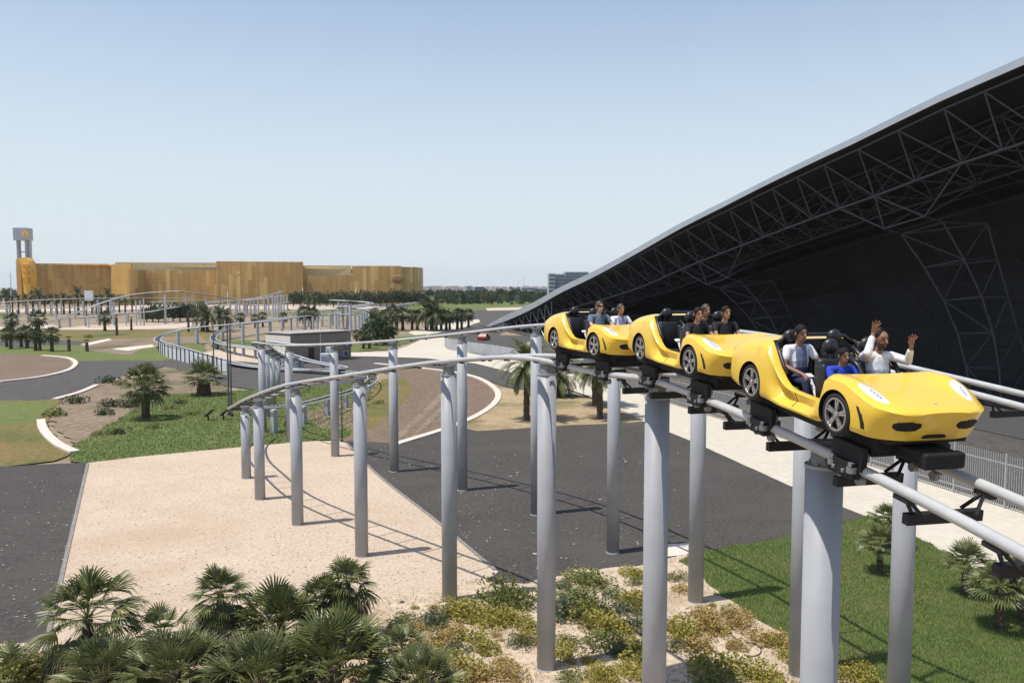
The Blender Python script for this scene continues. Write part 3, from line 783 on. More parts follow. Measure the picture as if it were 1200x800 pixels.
def vent_mesh(sg):
    m = MB(); d = Vector((0,-sg,0)); L_ = [(.36,.24),(.41,.225),(.48,.12),(.515,.0),(.52,-.11),(.47,-.11),(.455,0),(.425,.10)]
    patch([Vector((x, sg*1.0, z)) for x, z in L_], None, d, .004, 0, m, 3)
    return m.mesh('fender_vent', [M_blk2], True)
def grille_mesh():
    m = MB(); d = Vector((-1,0,0))
    patch([Vector((1.2,y,z+.01)) for y, z in ((-.20,-.15),(-.18,-.115),(-.12,-.10),(.12,-.10),(.18,-.115),(.20,-.15),(.17,-.16),(-.17,-.16))], None, d, .004, 0, m, 4)
    return m.mesh('grille', [M_chas], True)
def emblem_mesh():
    m = MB(); patch(ellipse((.72,0,0), .022, .028, 0, 'xy', 10, 0), None, DN, .005, 0, m, 2); return m.mesh('emblem', [M_lamp], True)
def seam_mesh(sg):
    m = MB(); pts = []
    for z in (-.17,-.12,-.08,-.04,0,.04,.075):
        h, nn, _, _ = body_bvh.ray_cast(Vector((-.93, sg*1.5, z)), Vector((0,-sg,0)))
        if h: pts.append(h+nn*.001)
    m.tube(pts, .006, 5); return m.mesh('door_seam', [M_blk2], True)
def wheel_parts(parent, x, sg):
    m = MB(); m.lathe([(.03,-.02),(.10,-.02),(.19,-.01),(.2,.06*1)] if sg < 0 else [(.2,-.06),(.19,.01),(.10,.02),(.03,.02)], (0,0,0), 'y', 24)
    hub = m.build('wheel', M_blk2, parent, True, (x, sg*.775, 0))
    m = MB(); pr = [(.205,.10),(.225,.115),(.262,.105),(.278,.06),(.278,-.06),(.262,-.105),(.225,-.115),(.205,-.10)]
    m.lathe(pr+[pr[0]], (0,0,0), 'y', 40, caps=False); m.build('tyre', M_tyre, hub, True, (0, -sg*.045, 0))
    m = MB(); o = sg*.045
    m.lathe([(.19,o-.02),(.212,o-.02),(.212,o+.02),(.19,o+.02),(.19,o-.02)], (0,0,0), 'y', 40, caps=False)
    m.lathe([(.0,o+.018*sg),(.035,o+.016*sg),(.045,o-.02*sg)], (0,0,0), 'y', 16)
    for k in range(5):
        a = k*2*math.pi/5+.3
        for da in (-.13, .13):
            p0 = Vector((math.cos(a+da*.5)*.03, o, math.sin(a+da*.5)*.03)); p1 = Vector((math.cos(a+da)*.2, o, math.sin(a+da)*.2))
            d = p1-p0; L_ = d.length; rot = Matrix.Rotation(-math.atan2(d.z, d.x), 3, 'Y')
            m.box((p0+p1)/2, (L_,.025,.028), rot)
    m.build('rim', M_rim, hub, False)
    return hub
def seat_mesh():
    m = MB()
    m.box((.16,0,-.03), (.52,.46,.14), bev=.05)
    m.box((-.13,0,.27), (.15,.46,.60), Matrix.Rotation(-.2, 3, 'Y'), bev=.06)
    for sg in (-1, 1):
        m.box((-.06,sg*.20,.25), (.22,.09,.50), Matrix.Rotation(-.2, 3, 'Y'), bev=.035)
        m.box((.16,sg*.20,.03), (.46,.07,.12), bev=.03)
    return m.mesh('seat', [M_blk], True)
def headrest_mesh():
    m = MB(); m.ell((-.215,0,.75), .075, .12, .11, 16, 10); m.tube([(-.19,.05,.56),(-.215,.05,.72)], .018, 6); m.tube([(-.19,-.05,.56),(-.215,-.05,.72)], .018, 6)
    for v in m.v: v.z -= .03
    return m.mesh('headrest', [M_blk2], True)
def strap_mesh():
    m = MB(); m.box((.42,0,.10), (.44,.06,.022), Matrix.Rotation(.85, 3, 'Y'), bev=.006); m.box((.30,0,.235), (.09,.13,.03), Matrix.Rotation(.4, 3, 'Y'), bev=.01)
    return m.mesh('lap_strap', [M_white], False)
def bar_mesh():
    m = MB(); m.tube([(-.10,.24,.58),(.05,.27,.48),(.22,.27,.26),(.36,.27,.02)], .032, 8); m.ell((.24,.27,.20), .06, .05, .09, 10, 6)
    return m.mesh('side_bolster', [M_blk2], True)
ME = {n: f for n, f in (('seat', seat_mesh()), ('headrest', headrest_mesh()), ('strap', strap_mesh()), ('bar', bar_mesh()))}
SEATS = {'front_right': (-.66,-.36), 'front_left': (-.72,.26), 'rear_right': (-1.56,-.40), 'rear_left': (-1.52,.30)}
def make_car(label):
    root = thing('coaster_car', label, 'coaster car', group='yellow cars of the coaster train')
    link_mesh('body', body_me, root)
    for sg in (-1, 1):
        hl = link_mesh('headlight', headlight_mesh(sg), root); link_mesh('lamp_insert', lampmark_mesh(sg), hl)
        link_mesh('bumper_intake', intake_mesh(sg), root); link_mesh('fender_vent', vent_mesh(sg), root); link_mesh('door_seam', seam_mesh(sg), root)
        for x in (0, -WB): wheel_parts(root, x, sg)
    link_mesh('grille', grille_mesh(), root); link_mesh('emblem', emblem_mesh(), root)
    for nme, (x, y) in SEATS.items():
        st = link_mesh('seat', ME['seat'], root, (x, y, .0))
        link_mesh('headrest', ME['headrest'], st); link_mesh('side_bolster', ME['bar'], st)
        link_mesh('lap_strap', ME['strap'], st)
    m = MB(); m.tube([(-1.74,-.64,.62),(-1.78,-.5,.72),(-1.80,-.25,.745),(-1.80,.25,.745),(-1.78,.5,.72),(-1.74,.64,.62)], .03, 8)
    for sg in (-1, 1): m.tube([(-1.32,sg*.69,.26),(-1.42,sg*.70,.35),(-1.56,sg*.69,.51),(-1.73,sg*.66,.64)], .03, 8)
    m.build('cockpit_trim', M_blk2, root, True)
    m = MB(); m.box((-.55,0,.24), (.07,1.2,.5), bev=.03) if False else None
    m.box((-.30,0,.26), (.06,1.15,.28), Matrix.Rotation(-.25, 3, 'Y'), bev=.02); m.build('dashboard', M_blk2, root)
    m = MB(); m.box((-1.12,0,-.30), (3.1,1.04,.18), bev=.02)
    m.box((-.95,0,-.20), (3.2,1.1,.06)); m.build('chassis', M_chas, root)
    for x in (.02, -WB):
        m = MB(); m.box((x,0,-.42), (.62,1.02,.13), bev=.02)
        for sg in (-1, 1):
            m.box((x,sg*.60,-.52), (.62,.09,.32), bev=.02); m.box((x,sg*.66,-.74), (.5,.14,.10), bev=.02)
        bg_ = m.build('bogie', M_chas, root)
        for sg in (-1, 1):
            m = MB()
            for dx in (-.19, .19):
                m.lathe([(.045,-.045),(.085,-.045),(.085,.045),(.045,.045)], (x+dx, sg*.55, -.505), 'y', 16)
                m.lathe([(.03,-.035),(.065,-.035),(.065,.035),(.03,.035)], (x+dx, sg*.69, -.67), 'z', 14)
                m.lathe([(.03,-.04),(.062,-.04),(.062,.04),(.03,.04)], (x+dx, sg*.55, -.815), 'y', 14)
                m.box((x+dx, sg*.70, -.60), (.07,.05,.05)); m.box((x+dx*.5, sg*.745, -.70), (.05,.03,.05), bev=.008)
            m.box((x, sg*.70, -.655), (.46,.05,.06), m=1); m.box((x, sg*.62, -.60), (.46,.2,.04), m=1); m.build('roller_set', [M_grey, M_chas], bg_)
    m = MB(); m.tube([(-2.4,0,-.32),(-3.5,0,-.32)], .06, 8); m.build('coupling', M_chas, root, True)
    return root
def set_mat(o, M):
    o.location = M.translation; o.rotation_euler = M.to_euler()
car1 = make_car('yellow sports-car coaster car leading the train, nearest the camera')
car2 = dup(car1, (0,0,0), label='yellow sports-car coaster car in the middle of the train', group='yellow cars of the coaster train')
car3 = dup(car1, (0,0,0), label='yellow sports-car coaster car at the tail of the train', group='yellow cars of the coaster train')
for o in [c for c in car3.children if c.name.startswith('coupling')]: bpy.data.objects.remove(o)
for c, M in zip((car1, car2, car3), car_frames): set_mat(c, M)
m = MB(); m.box((.50,0,-.36), (.85,.50,.16), bev=.02); m.box((.90,0,-.37), (.14,.56,.20), bev=.03); m.build('front_beam', M_chas, car1)

# ================================================================== PEOPLE
SK = {'tan': simple('tan_skin', (.40,.215,.14), .55, noise=.08, scale=9.), 'brown': simple('brown_skin', (.27,.135,.085), .55, noise=.08, scale=9.), 'fair': simple('fair_skin', (.50,.29,.205), .55, noise=.08, scale=9.)}
M_hair = simple('dark_hair', (.012,.009,.008), .7, noise=.4, scale=30., spec=.2)
M_hairb = simple('brown_hair', (.06,.035,.022), .55, noise=.4, scale=30.)
M_dark = simple('dark_feature', (.03,.018,.014), .5)
M_lip = simple('lip', (.28,.10,.085), .5)
def cloth(name, col): return simple(name, col, .85, 0., noise=.12, scale=14., bump=.25)
def person(label, loc, M, sc=1., skin='tan', shirt=None, pants=None, arms=None, hands=(True, True), sleeve=.55, hair='short', beard=False, glasses=False, turn=0., fist=True, female=False, voxel=.0095, shirt2=None):
    """seated figure, hip at origin, facing +x, left = +y"""
    SKIN, SHIRT, PANTS, DARK, LIP, SH2 = range(6)
    segs = []
    def cap(a, b, ra, rb, mat, fy=1.): segs.append((Vector(a), Vector(b), ra, rb, mat, fy))
    sw = .18 if female else .21
    cap((0,.0,.10), (0,0,.24), .125, .118, PANTS, 1.38)
    cap((0,0,.20), (-.02,0,.36), .118, .122, SHIRT, 1.3); cap((-.02,0,.36), (-.03,0,.49), .122, .105, SHIRT, 1.45)
    cap((-.03,-sw*.75,.535), (-.03,sw*.75,.535), .07, .07, SHIRT)
    cap((-.028,0,.55), (-.005,0,.67), .056, .05, SKIN)
    hd = Vector((.02,0,.765))
    cap(hd+Vector((-.012,0,.035)), hd+Vector((-.005,0,.03)), .098, .098, SKIN, .82)
    cap(hd+Vector((.03,0,-.05)), hd+Vector((.035,0,-.065)), .062, .052, SKIN, .95)
    cap(hd+Vector((.09,0,.012)), hd+Vector((.112,0,-.018)), .011, .016, SKIN)
    for sg in (-1, 1): cap(hd+Vector((-.01,sg*.083,.015)), hd+Vector((-.012,sg*.087,-.02)), .018, .012, SKIN)
    for sg, hip in ((-1,-.09),(1,.09)):
        cap((.02,hip,.095), (.40,hip*1.35,.13), .088, .062, PANTS); cap((.40,hip*1.35,.13), (.50,hip*1.4,-.22), .06, .042, PANTS)
        cap((.50,hip*1.4,-.24), (.62,hip*1.5,-.27), .045, .035, DARK)
    hb = []
    for sg, (el, wr, hv) in zip((-1, 1), arms):
        sh = Vector((-.03, sg*sw, .535)); el = Vector(el); wr = Vector(wr); hv = Vector(hv).normalized()
        mid = sh.lerp(el, sleeve) if sleeve <= 1 else el
        cap(sh, mid, .066, .058, SHIRT)
        if sleeve < 1: cap(mid, el, .044, .038, SKIN); cap(el, wr, .038, .026, SKIN)
        else:
            m2 = el.lerp(wr, min(1., sleeve-1)); cap(el, m2, .056, .042, SHIRT); cap(m2, wr, .029, .026, SKIN)
        # hand
        side = hv.cross(Vector((1,0,0)) if abs(hv.x) < .8 else Vector((0,0,1))).normalized()
        nrm = hv.cross(side).normalized()
        if nrm.x < 0 and abs(hv.x) < .8: nrm = -nrm
        pc = wr+hv*.085
        for k in range(4):
            base = wr+hv*.015+side*(k-1.5)*.012; tip = wr+hv*(.09-.004*abs(k-1.3))+side*(k-1.5)*.02
            cap(base, tip, .014, .0125, SKIN)
            ln = (.072,.084,.078,.062)[k]*(1 if fist else 1.12); spread = (k-1.5)*(.20 if fist else .34)
            d1 = (hv+side*spread+nrm*(.75 if fist else .18)).normalized(); d2 = (hv*(.2 if fist else 1)+side*spread+nrm*(1.4 if fist else .55)).normalized()
            j = tip+d1*ln*.55; cap(tip, j, .0105, .0095, SKIN); cap(j, j+d2*ln*.5, .0095, .008, SKIN)
        ts = -sg
        # thumb leaves the side of the palm nearer the body centre
        tb = wr+hv*.03-side*.018*(1 if side.y*sg > 0 else -1); td = (-side*(1 if side.y*sg > 0 else -1)*.8+hv*.7+nrm*.3).normalized()
        cap(tb, tb+td*.045, .014, .012, SKIN); cap(tb+td*.045, tb+td*.045+(td+hv*.5).normalized()*.035, .011, .009, SKIN)
    m = MB()
    for a, b, ra, rb, mat, fy in segs:
        d = b-a; L_ = max(d.length, 1e-4); z = d/L_
        x = Vector((1,0,0)) if abs(z.x) < .9 else Vector((0,0,1))
        x = (x-z*x.dot(z)).normalized(); y = z.cross(x)
        rings = []
        for h, k in ((-1.,0.03),(-.8,.6),(-.5,.866),(0,1)): rings.append((a+z*ra*h, ra*k))
        for h, k in ((0,1),(.5,.866),(.8,.6),(1.,.03)): rings.append((b+z*rb*h, rb*k))
        rows = []
        for c, r_ in rings: rows.append([c+(x*math.cos(2*math.pi*j/14)+y*math.sin(2*math.pi*j/14)*fy)*r_ for j in range(14)])
        n0 = len(m.v); m.grid(rows, closed=True); m.face(tuple(range(n0, n0+14))[::-1]); k = len(m.v); m.face(tuple(range(k-14, k)))
    tmp = m.build('tmp', M_dark, clean=True)
    rm = tmp.modifiers.new('r', 'REMESH'); rm.mode = 'VOXEL'; rm.voxel_size = voxel
    sm = tmp.modifiers.new('s', 'SMOOTH'); sm.factor = .5; sm.iterations = 2
    me = eval_mesh(tmp); bpy.data.objects.remove(tmp); me.name = 'person'
    me.materials.clear()
    for mt in (SK[skin], shirt, pants, M_dark, M_lip, shirt2 or shirt): me.materials.append(mt)
    idx = []
    for p in me.polygons:
        c = p.center; best = 9; bi = 0
        for a, b, ra, rb, mat, fy in segs:
            d = b-a; t = max(0, min(1, (c-a).dot(d)/max(d.length_squared, 1e-8))); q = a+d*t-c
            if fy > 1 and abs(q.y) > 0: q = Vector((q.x, q.y/fy, q.z))
            v = q.length/(ra+(rb-ra)*t)
            if v < best: best = v; bi = mat
        h = c-hd
        if bi == SKIN and h.length < .14 and c.z > hd.z-.14:
            for sg in (-1, 1):
                if h.x > .045 and abs(h.y-sg*.034) < .017 and abs(h.z-.022) < .010: bi = DARK
                if h.x > .045 and abs(h.y-sg*.034) < .023 and abs(h.z-.045) < .006: bi = DARK
            if h.x > .05 and abs(h.y) < .028 and abs(h.z+.062) < .009: bi = LIP
            if beard and h.x > -.005 and h.z < -.034 and not (abs(h.y) < .02 and abs(h.z+.058) < .007 and h.x > .05): bi = DARK
            if beard and h.x > .06 and abs(h.y) < .04 and -.052 < h.z < -.036: bi = DARK
            if glasses and h.x > .03 and abs(h.z-.022) < .020 and abs(h.y) < .075: bi = DARK
        if bi == SHIRT and shirt2 and abs(c.y) < .09 and c.x > 0: bi = SH2
        idx.append(bi)
    me.polygons.foreach_set('material_index', idx)
    me.polygons.foreach_set('use_smooth', [True]*len(me.polygons)); me.update()
    ob = bpy.data.objects.new('person', me); COL.objects.link(ob); tag(ob, label, 'person', 'riders on the coaster train')
    # hair
    if hair:
        hm = MB(); seg, rg = 24, 14; rows = []
        for i in range(rg+1):
            th = math.pi*.62*i/rg; row = []
            for j in range(seg):
                ph = 2*math.pi*j/seg; fr = max(0, math.cos(ph))
                thh = th*(1-.52*fr**2) if hair != 'thin' else th*(1-.80*fr**.9)
                if hair in ('long', 'bun'): thh = th*(1.16-.66*fr**1.5)
                q = 1+rnd.uniform(-.03, .03)
                row.append(hd+Vector((-.014,0,.036))+Vector((math.sin(thh)*math.cos(ph)*.106, math.sin(thh)*math.sin(ph)*.092, math.cos(thh)*.108))*q)
            rows.append(row)
        inner = [[hd+Vector((-.014,0,.03))+(p-hd-Vector((-.014,0,.036)))*.86 for p in rows[-1]]]
        hm.grid(rows+inner, closed=True)
        if hair == 'bun': hm.ell(hd+Vector((-.12,0,.02)), .05, .05, .05, 12, 8, jit=.05)
        if hair == 'long':
            hm.tube([hd+Vector((-.07,0,.02)), hd+Vector((-.10,0,-.07)), hd+Vector((-.11,0,-.17)), hd+Vector((-.10,0,-.25))], [.08,.075,.06,.02], 12)
        hm.build('hair', M_hairb if hair == 'brown' else M_hair, ob, True)
    ob.matrix_world = M@Matrix.Translation(Vector(loc))@Matrix.Rotation(turn, 4, 'Z')@Matrix.Scale(sc, 4)
    return ob
up_r = ((.16,-.30,.62), (.10,-.20,.87), (.12,.10,1.)); up_l = ((.16,.32,.50), (.26,.27,.70), (.05,-.05,1.))
lap_r = ((.08,-.27,.30), (.30,-.16,.24), (1,.2,-.2)); lap_l = ((.08,.27,.30), (.30,.16,.24), (1,-.2,-.2))
grip_r = ((.13,-.27,.36), (.40,-.17,.36), (1,.1,-.1)); grip_l = ((.13,.27,.36), (.40,.17,.36), (1,-.1,-.1))
wht = cloth('white_shirt', (.72,.72,.74)); navy = cloth('navy_cloth', (.02,.025,.07)); blk = cloth('black_cloth', (.012,.012,.014)); blue = cloth('blue_shirt', (.012,.05,.42)); slate = cloth('slate_shirt', (.10,.15,.22)); lil = cloth('lilac_print', (.28,.27,.46)); pale = cloth('pale_shirt', (.68,.69,.74))
def sp(nme, dz=.0, dx=0.): x, y = SEATS[nme]; return (x+.03+dx, y, .03+dz)
F1, F2, F3 = car_frames
person('man with a dark beard in a white shirt raising both arms in the front car', sp('front_left', .02, .02), F1, 1.02, 'brown', wht, blk, (up_r, up_l), sleeve=1.72, hair='thin', beard=True, fist=False, voxel=.0065)
person('small boy in a bright blue shirt sitting beside the man with raised arms', sp('front_right', -.01, .04), F1, .80, 'brown', blue, blk, (grip_r, grip_l), sleeve=.6, voxel=.008)
person('woman in a white top gripping the strap on the rear seat of the front car', sp('rear_right', .02, .0), F1, .98, 'brown', wht, navy, (((.07,-.27,.30), (.33,-.12,.22), (1,.1,-.3)), ((.12,.27,.34), (.36,.25,.34), (1,-.1,0))), sleeve=.5, hair='bun', female=True, shirt2=cloth('navy_print', (.16,.17,.27)))
person('woman in black with a smile on the near front seat of the middle car', sp('front_right', .02, .02), F2, .97, 'tan', blk, blk, (grip_r, grip_l), sleeve=.5, hair='long', female=True)
person('person in black leaning on both arms on the far front seat of the middle car', sp('front_left', .02, .02), F2, .99, 'tan', blk, blk, (((.13,-.25,.34), (.42,-.06,.34), (1,.1,-.1)), ((.13,.25,.34), (.42,.10,.34), (1,-.1,-.1))), sleeve=.45, hair='short')
person('rider mostly hidden behind the smiling woman in the middle car', sp('rear_left', .02, 0), F2, .97, 'tan', blk, blk, (grip_r, grip_l), sleeve=.5, hair='brown')
person('man in a slate blue shirt and sunglasses in the last car', sp('front_right', .03, .02), F3, 1.04, 'fair', slate, blk, (grip_r, grip_l), sleeve=.55, hair='brown', glasses=True)
person('rider in a white top with a lilac print in the last car', sp('front_left', .02, .02), F3, .97, 'tan', pale, blk, (grip_r, grip_l), sleeve=.55, hair='brown', shirt2=lil)
# ================================================================== VEGETATION
M_palm = leaf_mat('palm_leaf', (.05,.074,.022), (.21,.22,.07), .4, .2, 1.2)
M_palm2 = leaf_mat('palm_leaf_blue', (.065,.09,.034), (.27,.28,.11), .42, .2, 1.2)
M_dead = leaf_mat('dead_frond', (.19,.13,.075), (.36,.27,.17), .8, .1, 2.)
M_trunk = ground_mat('palm_trunk', [(.10,.075,.05),(.06,.045,.032),(.15,.115,.08)], 3., 12., bump=1., bs=18)
M_bark = ground_mat('bark', [(.12,.09,.065),(.08,.06,.045),(.16,.125,.09)], 3., 12., bump=1., bs=18)
M_pet = simple('petiole', (.16,.17,.05), .6)

def frame_of(d):
    d = d.normalized(); s_ = d.cross(Vector((0,0,1)))
    s_ = s_.normalized() if s_.length > .05 else Vector((1,0,0))
    return d, s_, s_.cross(d)
def fan_leaf(m, base, d, pet, rad, nb=16, droop=.25, span=2.5, mi=0, mp=1, wid=1.):
    """petiole then a folded fan of narrow blades"""
    d, s_, u = frame_of(d)
    mid = base+d*pet*.55+Vector((0,0,-.02*pet)); tip = base+d*pet+Vector((0,0,-.10*pet))
    m.tube([base, mid, tip], [.018,.012,.008], 3, mp, caps=False)
    dd = (tip-mid).normalized(); dd, s2, u2 = frame_of(dd)
    for k in range(nb):
        a = (k/(nb-1)-.5)*span; ln = rad*(.72+.28*math.cos(a))*rnd.uniform(.88,1.06)
        bd = (dd*math.cos(a)+s2*math.sin(a)+u2*(.10*math.cos(a*2)+rnd.uniform(-.06,.06))).normalized()
        w_ = rad*.040*wid*(2.5/nb*6.4); w_ = max(w_, .012)
        sd_ = bd.cross(u2).normalized()
        p1 = tip+bd*ln*.45; p2 = tip+bd*ln*.78+Vector((0,0,-droop*ln*.16)); p3 = tip+bd*ln+Vector((0,0,-droop*ln*rnd.uniform(.35,.75)))
        up = u2*w_*.35
        n = len(m.v)
        m.v += [tip, p1-sd_*w_+up, p1-up, p1+sd_*w_+up, p2-sd_*w_*.75+up, p2-up*.6, p2+sd_*w_*.75+up, p3]
        for f in ((n,n+1,n+2),(n,n+2,n+3),(n+1,n+4,n+5,n+2),(n+2,n+5,n+6,n+3),(n+4,n+7,n+5),(n+5,n+7,n+6)): m.face(f, mi)
def fan_crown(n, pet, rad, nb=16, lo=-.5, hi=1.5, droop=.3, mat=None, zc=0.):
    m = MB()
    for k in range(n):
        el = hi-(hi-lo)*((k+.5)/n)**.85+rnd.uniform(-.12,.12); az = k*2.39996+rnd.uniform(-.3,.3)
        d = Vector((math.cos(az)*math.cos(el), math.sin(az)*math.cos(el), math.sin(el)))
        fan_leaf(m, Vector((0,0,zc)), d, pet*rnd.uniform(.8,1.15), rad*rnd.uniform(.85,1.1), nb, droop+max(0,-el)*.5)
    return m.mesh('crown', [mat or M_palm, M_pet])
def dead_mesh(n, pet, rad, nb=9):
    m = MB()
    for k in range(n):
        el = rnd.uniform(-1.35,-.7); az = k*2.39996+rnd.uniform(-.3,.3)
        d = Vector((math.cos(az)*math.cos(el), math.sin(az)*math.cos(el), math.sin(el)))
        fan_leaf(m, Vector((math.cos(az)*.07,math.sin(az)*.07,-.05)), d, pet*rnd.uniform(.6,1.), rad*rnd.uniform(.7,1.), nb, .8, 1.6)
    return m.mesh('dead_fronds', [M_dead, M_dead])
def trunk_mesh(h, r0, r1, lean=0., rough=.012, rings=14, stubs_=0):
    m = MB(); pts = []; rs = []
    for i in range(rings+1):
        t = i/rings; pts.append(Vector((lean*t*t, lean*.4*t, h*t-.15*(1-t)))); rs.append((r0+(r1-r0)*t)*(1+(.10 if i % 2 else -.06)))
    m.tube(pts, rs, 10)
    for k in range(stubs_):
        t = (k+.5)/stubs_; az = k*2.4; p = Vector((lean*t*t, lean*.4*t, h*t)); r_ = r0+(r1-r0)*t
        d = Vector((math.cos(az), math.sin(az), .9)).normalized()
        m.tube([p+d*r_*.5, p+d*(r_*1.1+.07)], [.035,.02], 4)
    return m.mesh('trunk', [M_trunk], False)
def date_crown(n, L_, nl=22, mat=None, lo=-.7, hi=1.35, wid=.035):
    m = MB()
    for k in range(n):
        el = hi-(hi-lo)*((k+.5)/n)+rnd.uniform(-.1,.1); az = k*2.39996+rnd.uniform(-.3,.3); ln = L_*rnd.uniform(.85,1.1)
        h = Vector((math.cos(az), math.sin(az), 0)); pts = []
        for i in range(9):
            t = i/8; a = el-1.25*t*t*(1 if el > -.2 else .6)
            pts.append((pts[-1] if pts else Vector((0,0,0)))+(h*math.cos(a)+Vector((0,0,math.sin(a))))*(ln/8 if i else 0))
        m.tube(pts, [.03*(1-.8*i/8) for i in range(9)], 3, 1, caps=False)
        for i in range(nl):
            t = .14+.86*i/nl; f = t*8; j = min(7, int(f)); p = pts[j].lerp(pts[j+1], f-j); tg = (pts[j+1]-pts[j]).normalized()
            s_ = tg.cross(Vector((0,0,1)));  s_ = s_.normalized() if s_.length > .05 else Vector((1,0,0)); u = s_.cross(tg)
            ll = ln*.20*math.sin(math.pi*(.15+.8*t))*rnd.uniform(.85,1.1)
            for sg in (-1, 1):
                d = (tg*.65+s_*sg*.75+u*.28+Vector((0,0,-.15))).normalized(); q = p+d*ll+Vector((0,0,-.12*ll))
                w_ = tg*wid
                m.quad(p-w_*.5, p+w_*.5, q+w_*.25, q-w_*.25, 0)
    return m.mesh('crown', [mat or M_palm, M_pet])
def palm(name, label, base, crown, trunk=None, ch=0., rz=None, sc=1., group=None, dead=None, cat='palm'):
    root = thing(name, label, cat, base, rnd.uniform(0, 6.28) if rz is None else rz, group); root.scale = (sc, sc, sc)
    if trunk: link_mesh('trunk', trunk[0], root); c = link_mesh('crown', crown, root, (trunk[1], trunk[1]*.4, ch))
    else: c = link_mesh('crown', crown, root, (0,0,ch))
    if dead: link_mesh('dead_fronds', dead, root, (trunk[1] if trunk else 0, 0, ch-.1))
    return root
ZG = LAY[0]*.004
def GB(px, py): g = G(px, py, ZG); return g
# --- foreground fan palms
cr_big = fan_crown(26, .85, 1.0, 24, -.6, 1.5, .55); cr_mid = fan_crown(30, .5, .62, 18, -.7, 1.5, .3); cr_bush = fan_crown(40, .75, .66, 18, -.1, 1.5, .22); cr_bush2 = fan_crown(44, .8, .6, 18, .0, 1.45, .15, M_palm2)
cr_small = fan_crown(20, .5, .45, 14, -.2, 1.4, .2, M_palm2); cr_d = fan_crown(24, .4, .66, 18, -.8, 1.4, .5)
dd1 = dead_mesh(16, .5, .6); dd2 = dead_mesh(24, .45, .7)
tk_a = (trunk_mesh(1.35, .17, .13, .05, stubs_=14), .05); tk_b = (trunk_mesh(1.75, .15, .10, .08, stubs_=18), .08); tk_c = (trunk_mesh(.6, .16, .13, 0, stubs_=8), 0.)
fg = 'fan palms in the foreground bed'
palm('fan_palm', 'large glossy fan palm at the asphalt edge with one upright spear leaf', GB(103,778), cr_big, tk_a, 1.35, 1., 1.0, fg, dd1)
m = MB(); m.tube([(0,0,0),(.06,.02,.55),(.14,.04,1.15)], [.03,.06,.005], 5); sp_ = link_mesh('spear_leaf', m.mesh('spear_leaf', [M_palm]), [c for c in COL.objects if c.name == 'fan_palm'][0], (.05,.02,1.4))
palm('fan_palm', 'open spindly fan palm just right of the spear-leaf palm', GB(190,772), cr_small, tk_c, .62, 2., 1.15, fg)
palm('fan_palm', 'upright narrow fan palm with a pale skirt of dead fronds standing alone', GB(257,762), cr_mid, tk_b, 1.72, .4, .98, fg, dd2)
palm('fan_palm', 'dense rounded bushy fan palm right of the lone upright palm', GB(328,770), cr_bush, tk_c, .6, 3., 1.25, fg)
palm('fan_palm', 'fan palm with a ragged dead skirt and high tuft below the third column', GB(406,750), cr_d, tk_b, 1.75, 5., 1.05, fg, dd2)
palm('fan_palm', 'leaning fan palm with brown fronds close behind the dense bushy palm', GB(380,757), cr_mid, tk_a, 1.35, 2.2, 1.0, fg, dd1)
palm('fan_palm', 'big spiky bush palm at the bottom edge centre of the palm bed', GB(392,812), cr_bush, tk_c, .45, 1.9, 1.35, fg)
palm('fan_palm', 'spiky stemless palm at the bottom edge between the bushy palm and the lone palm', GB(305,826), cr_bush2, tk_c, .35, .5, 1.2, fg)
palm('fan_palm', 'low grey-green palm at the bottom edge below the spindly palm', GB(205,815), cr_bush2, tk_c, .35, 4.4, 1.15, fg)
palm('fan_palm', 'low palm tuft at the bottom edge below the spear-leaf palm', GB(122,815), cr_bush2, tk_c, .3, 2.6, 1.05, fg)
palm('fan_palm', 'pale narrow-leaved palm tuft in the bottom corner by the asphalt', GB(6,800), cr_small, None, .15, 1.2, 1.2, fg)
palm('fan_palm', 'small blue-green palm tuft at the right end of the palm bed', GB(472,772), cr_small, None, .2, .2, 1.1, fg)
palm('fan_palm', 'light green palm tuft at the bottom edge right of the big spiky palm', GB(492,822), cr_bush2, None, .25, 5.2, 1.0, fg)
palm('fan_palm', 'dry half-dead palm tuft at the bottom edge by the spear-leaf palm', GB(72,800), dd1, None, .75, 0., .8, fg)
palm('fan_palm', 'small palm tuft between the big spiky palm and the stemless palm', GB(345,800), cr_small, None, .3, 3.3, 1.3, fg)
palm('fan_palm', 'ragged palm tuft behind the bottom palms below the lone palm', GB(255,800), cr_small, None, .2, 2.3, 1.3, fg)
# --- lawn palms (right)
tk_s = (trunk_mesh(1.55, .17, .14, .05, stubs_=22), .05); cr_l = fan_crown(26, .55, .75, 18, -.25, 1.4, .3, M_palm2)
lg = 'small palms on the right lawn'
palm('fan_palm', 'small lawn palm leftmost on the right lawn, in front of another', GB(1031,671), cr_l, tk_s, 1.55, 1., .74, lg)
palm('fan_palm', 'small lawn palm hidden partly behind the leftmost lawn palm', GB(1042,640), cr_l, tk_s, 1.55, 3., .74, lg)
palm('fan_palm', 'small lawn palm with an open crown beside the pale path', GB(1130,696), cr_l, tk_s, 1.55, 5., .76, lg)
palm('fan_palm', 'wide drooping lawn palm second from the right edge', GB(1171,737), cr_l, tk_s, 1.55, 2., .86, lg)
palm('fan_palm', 'lawn palm cut by the right edge of the view', GB(1199,727), cr_l, tk_s, 1.55, .3, .9, lg)
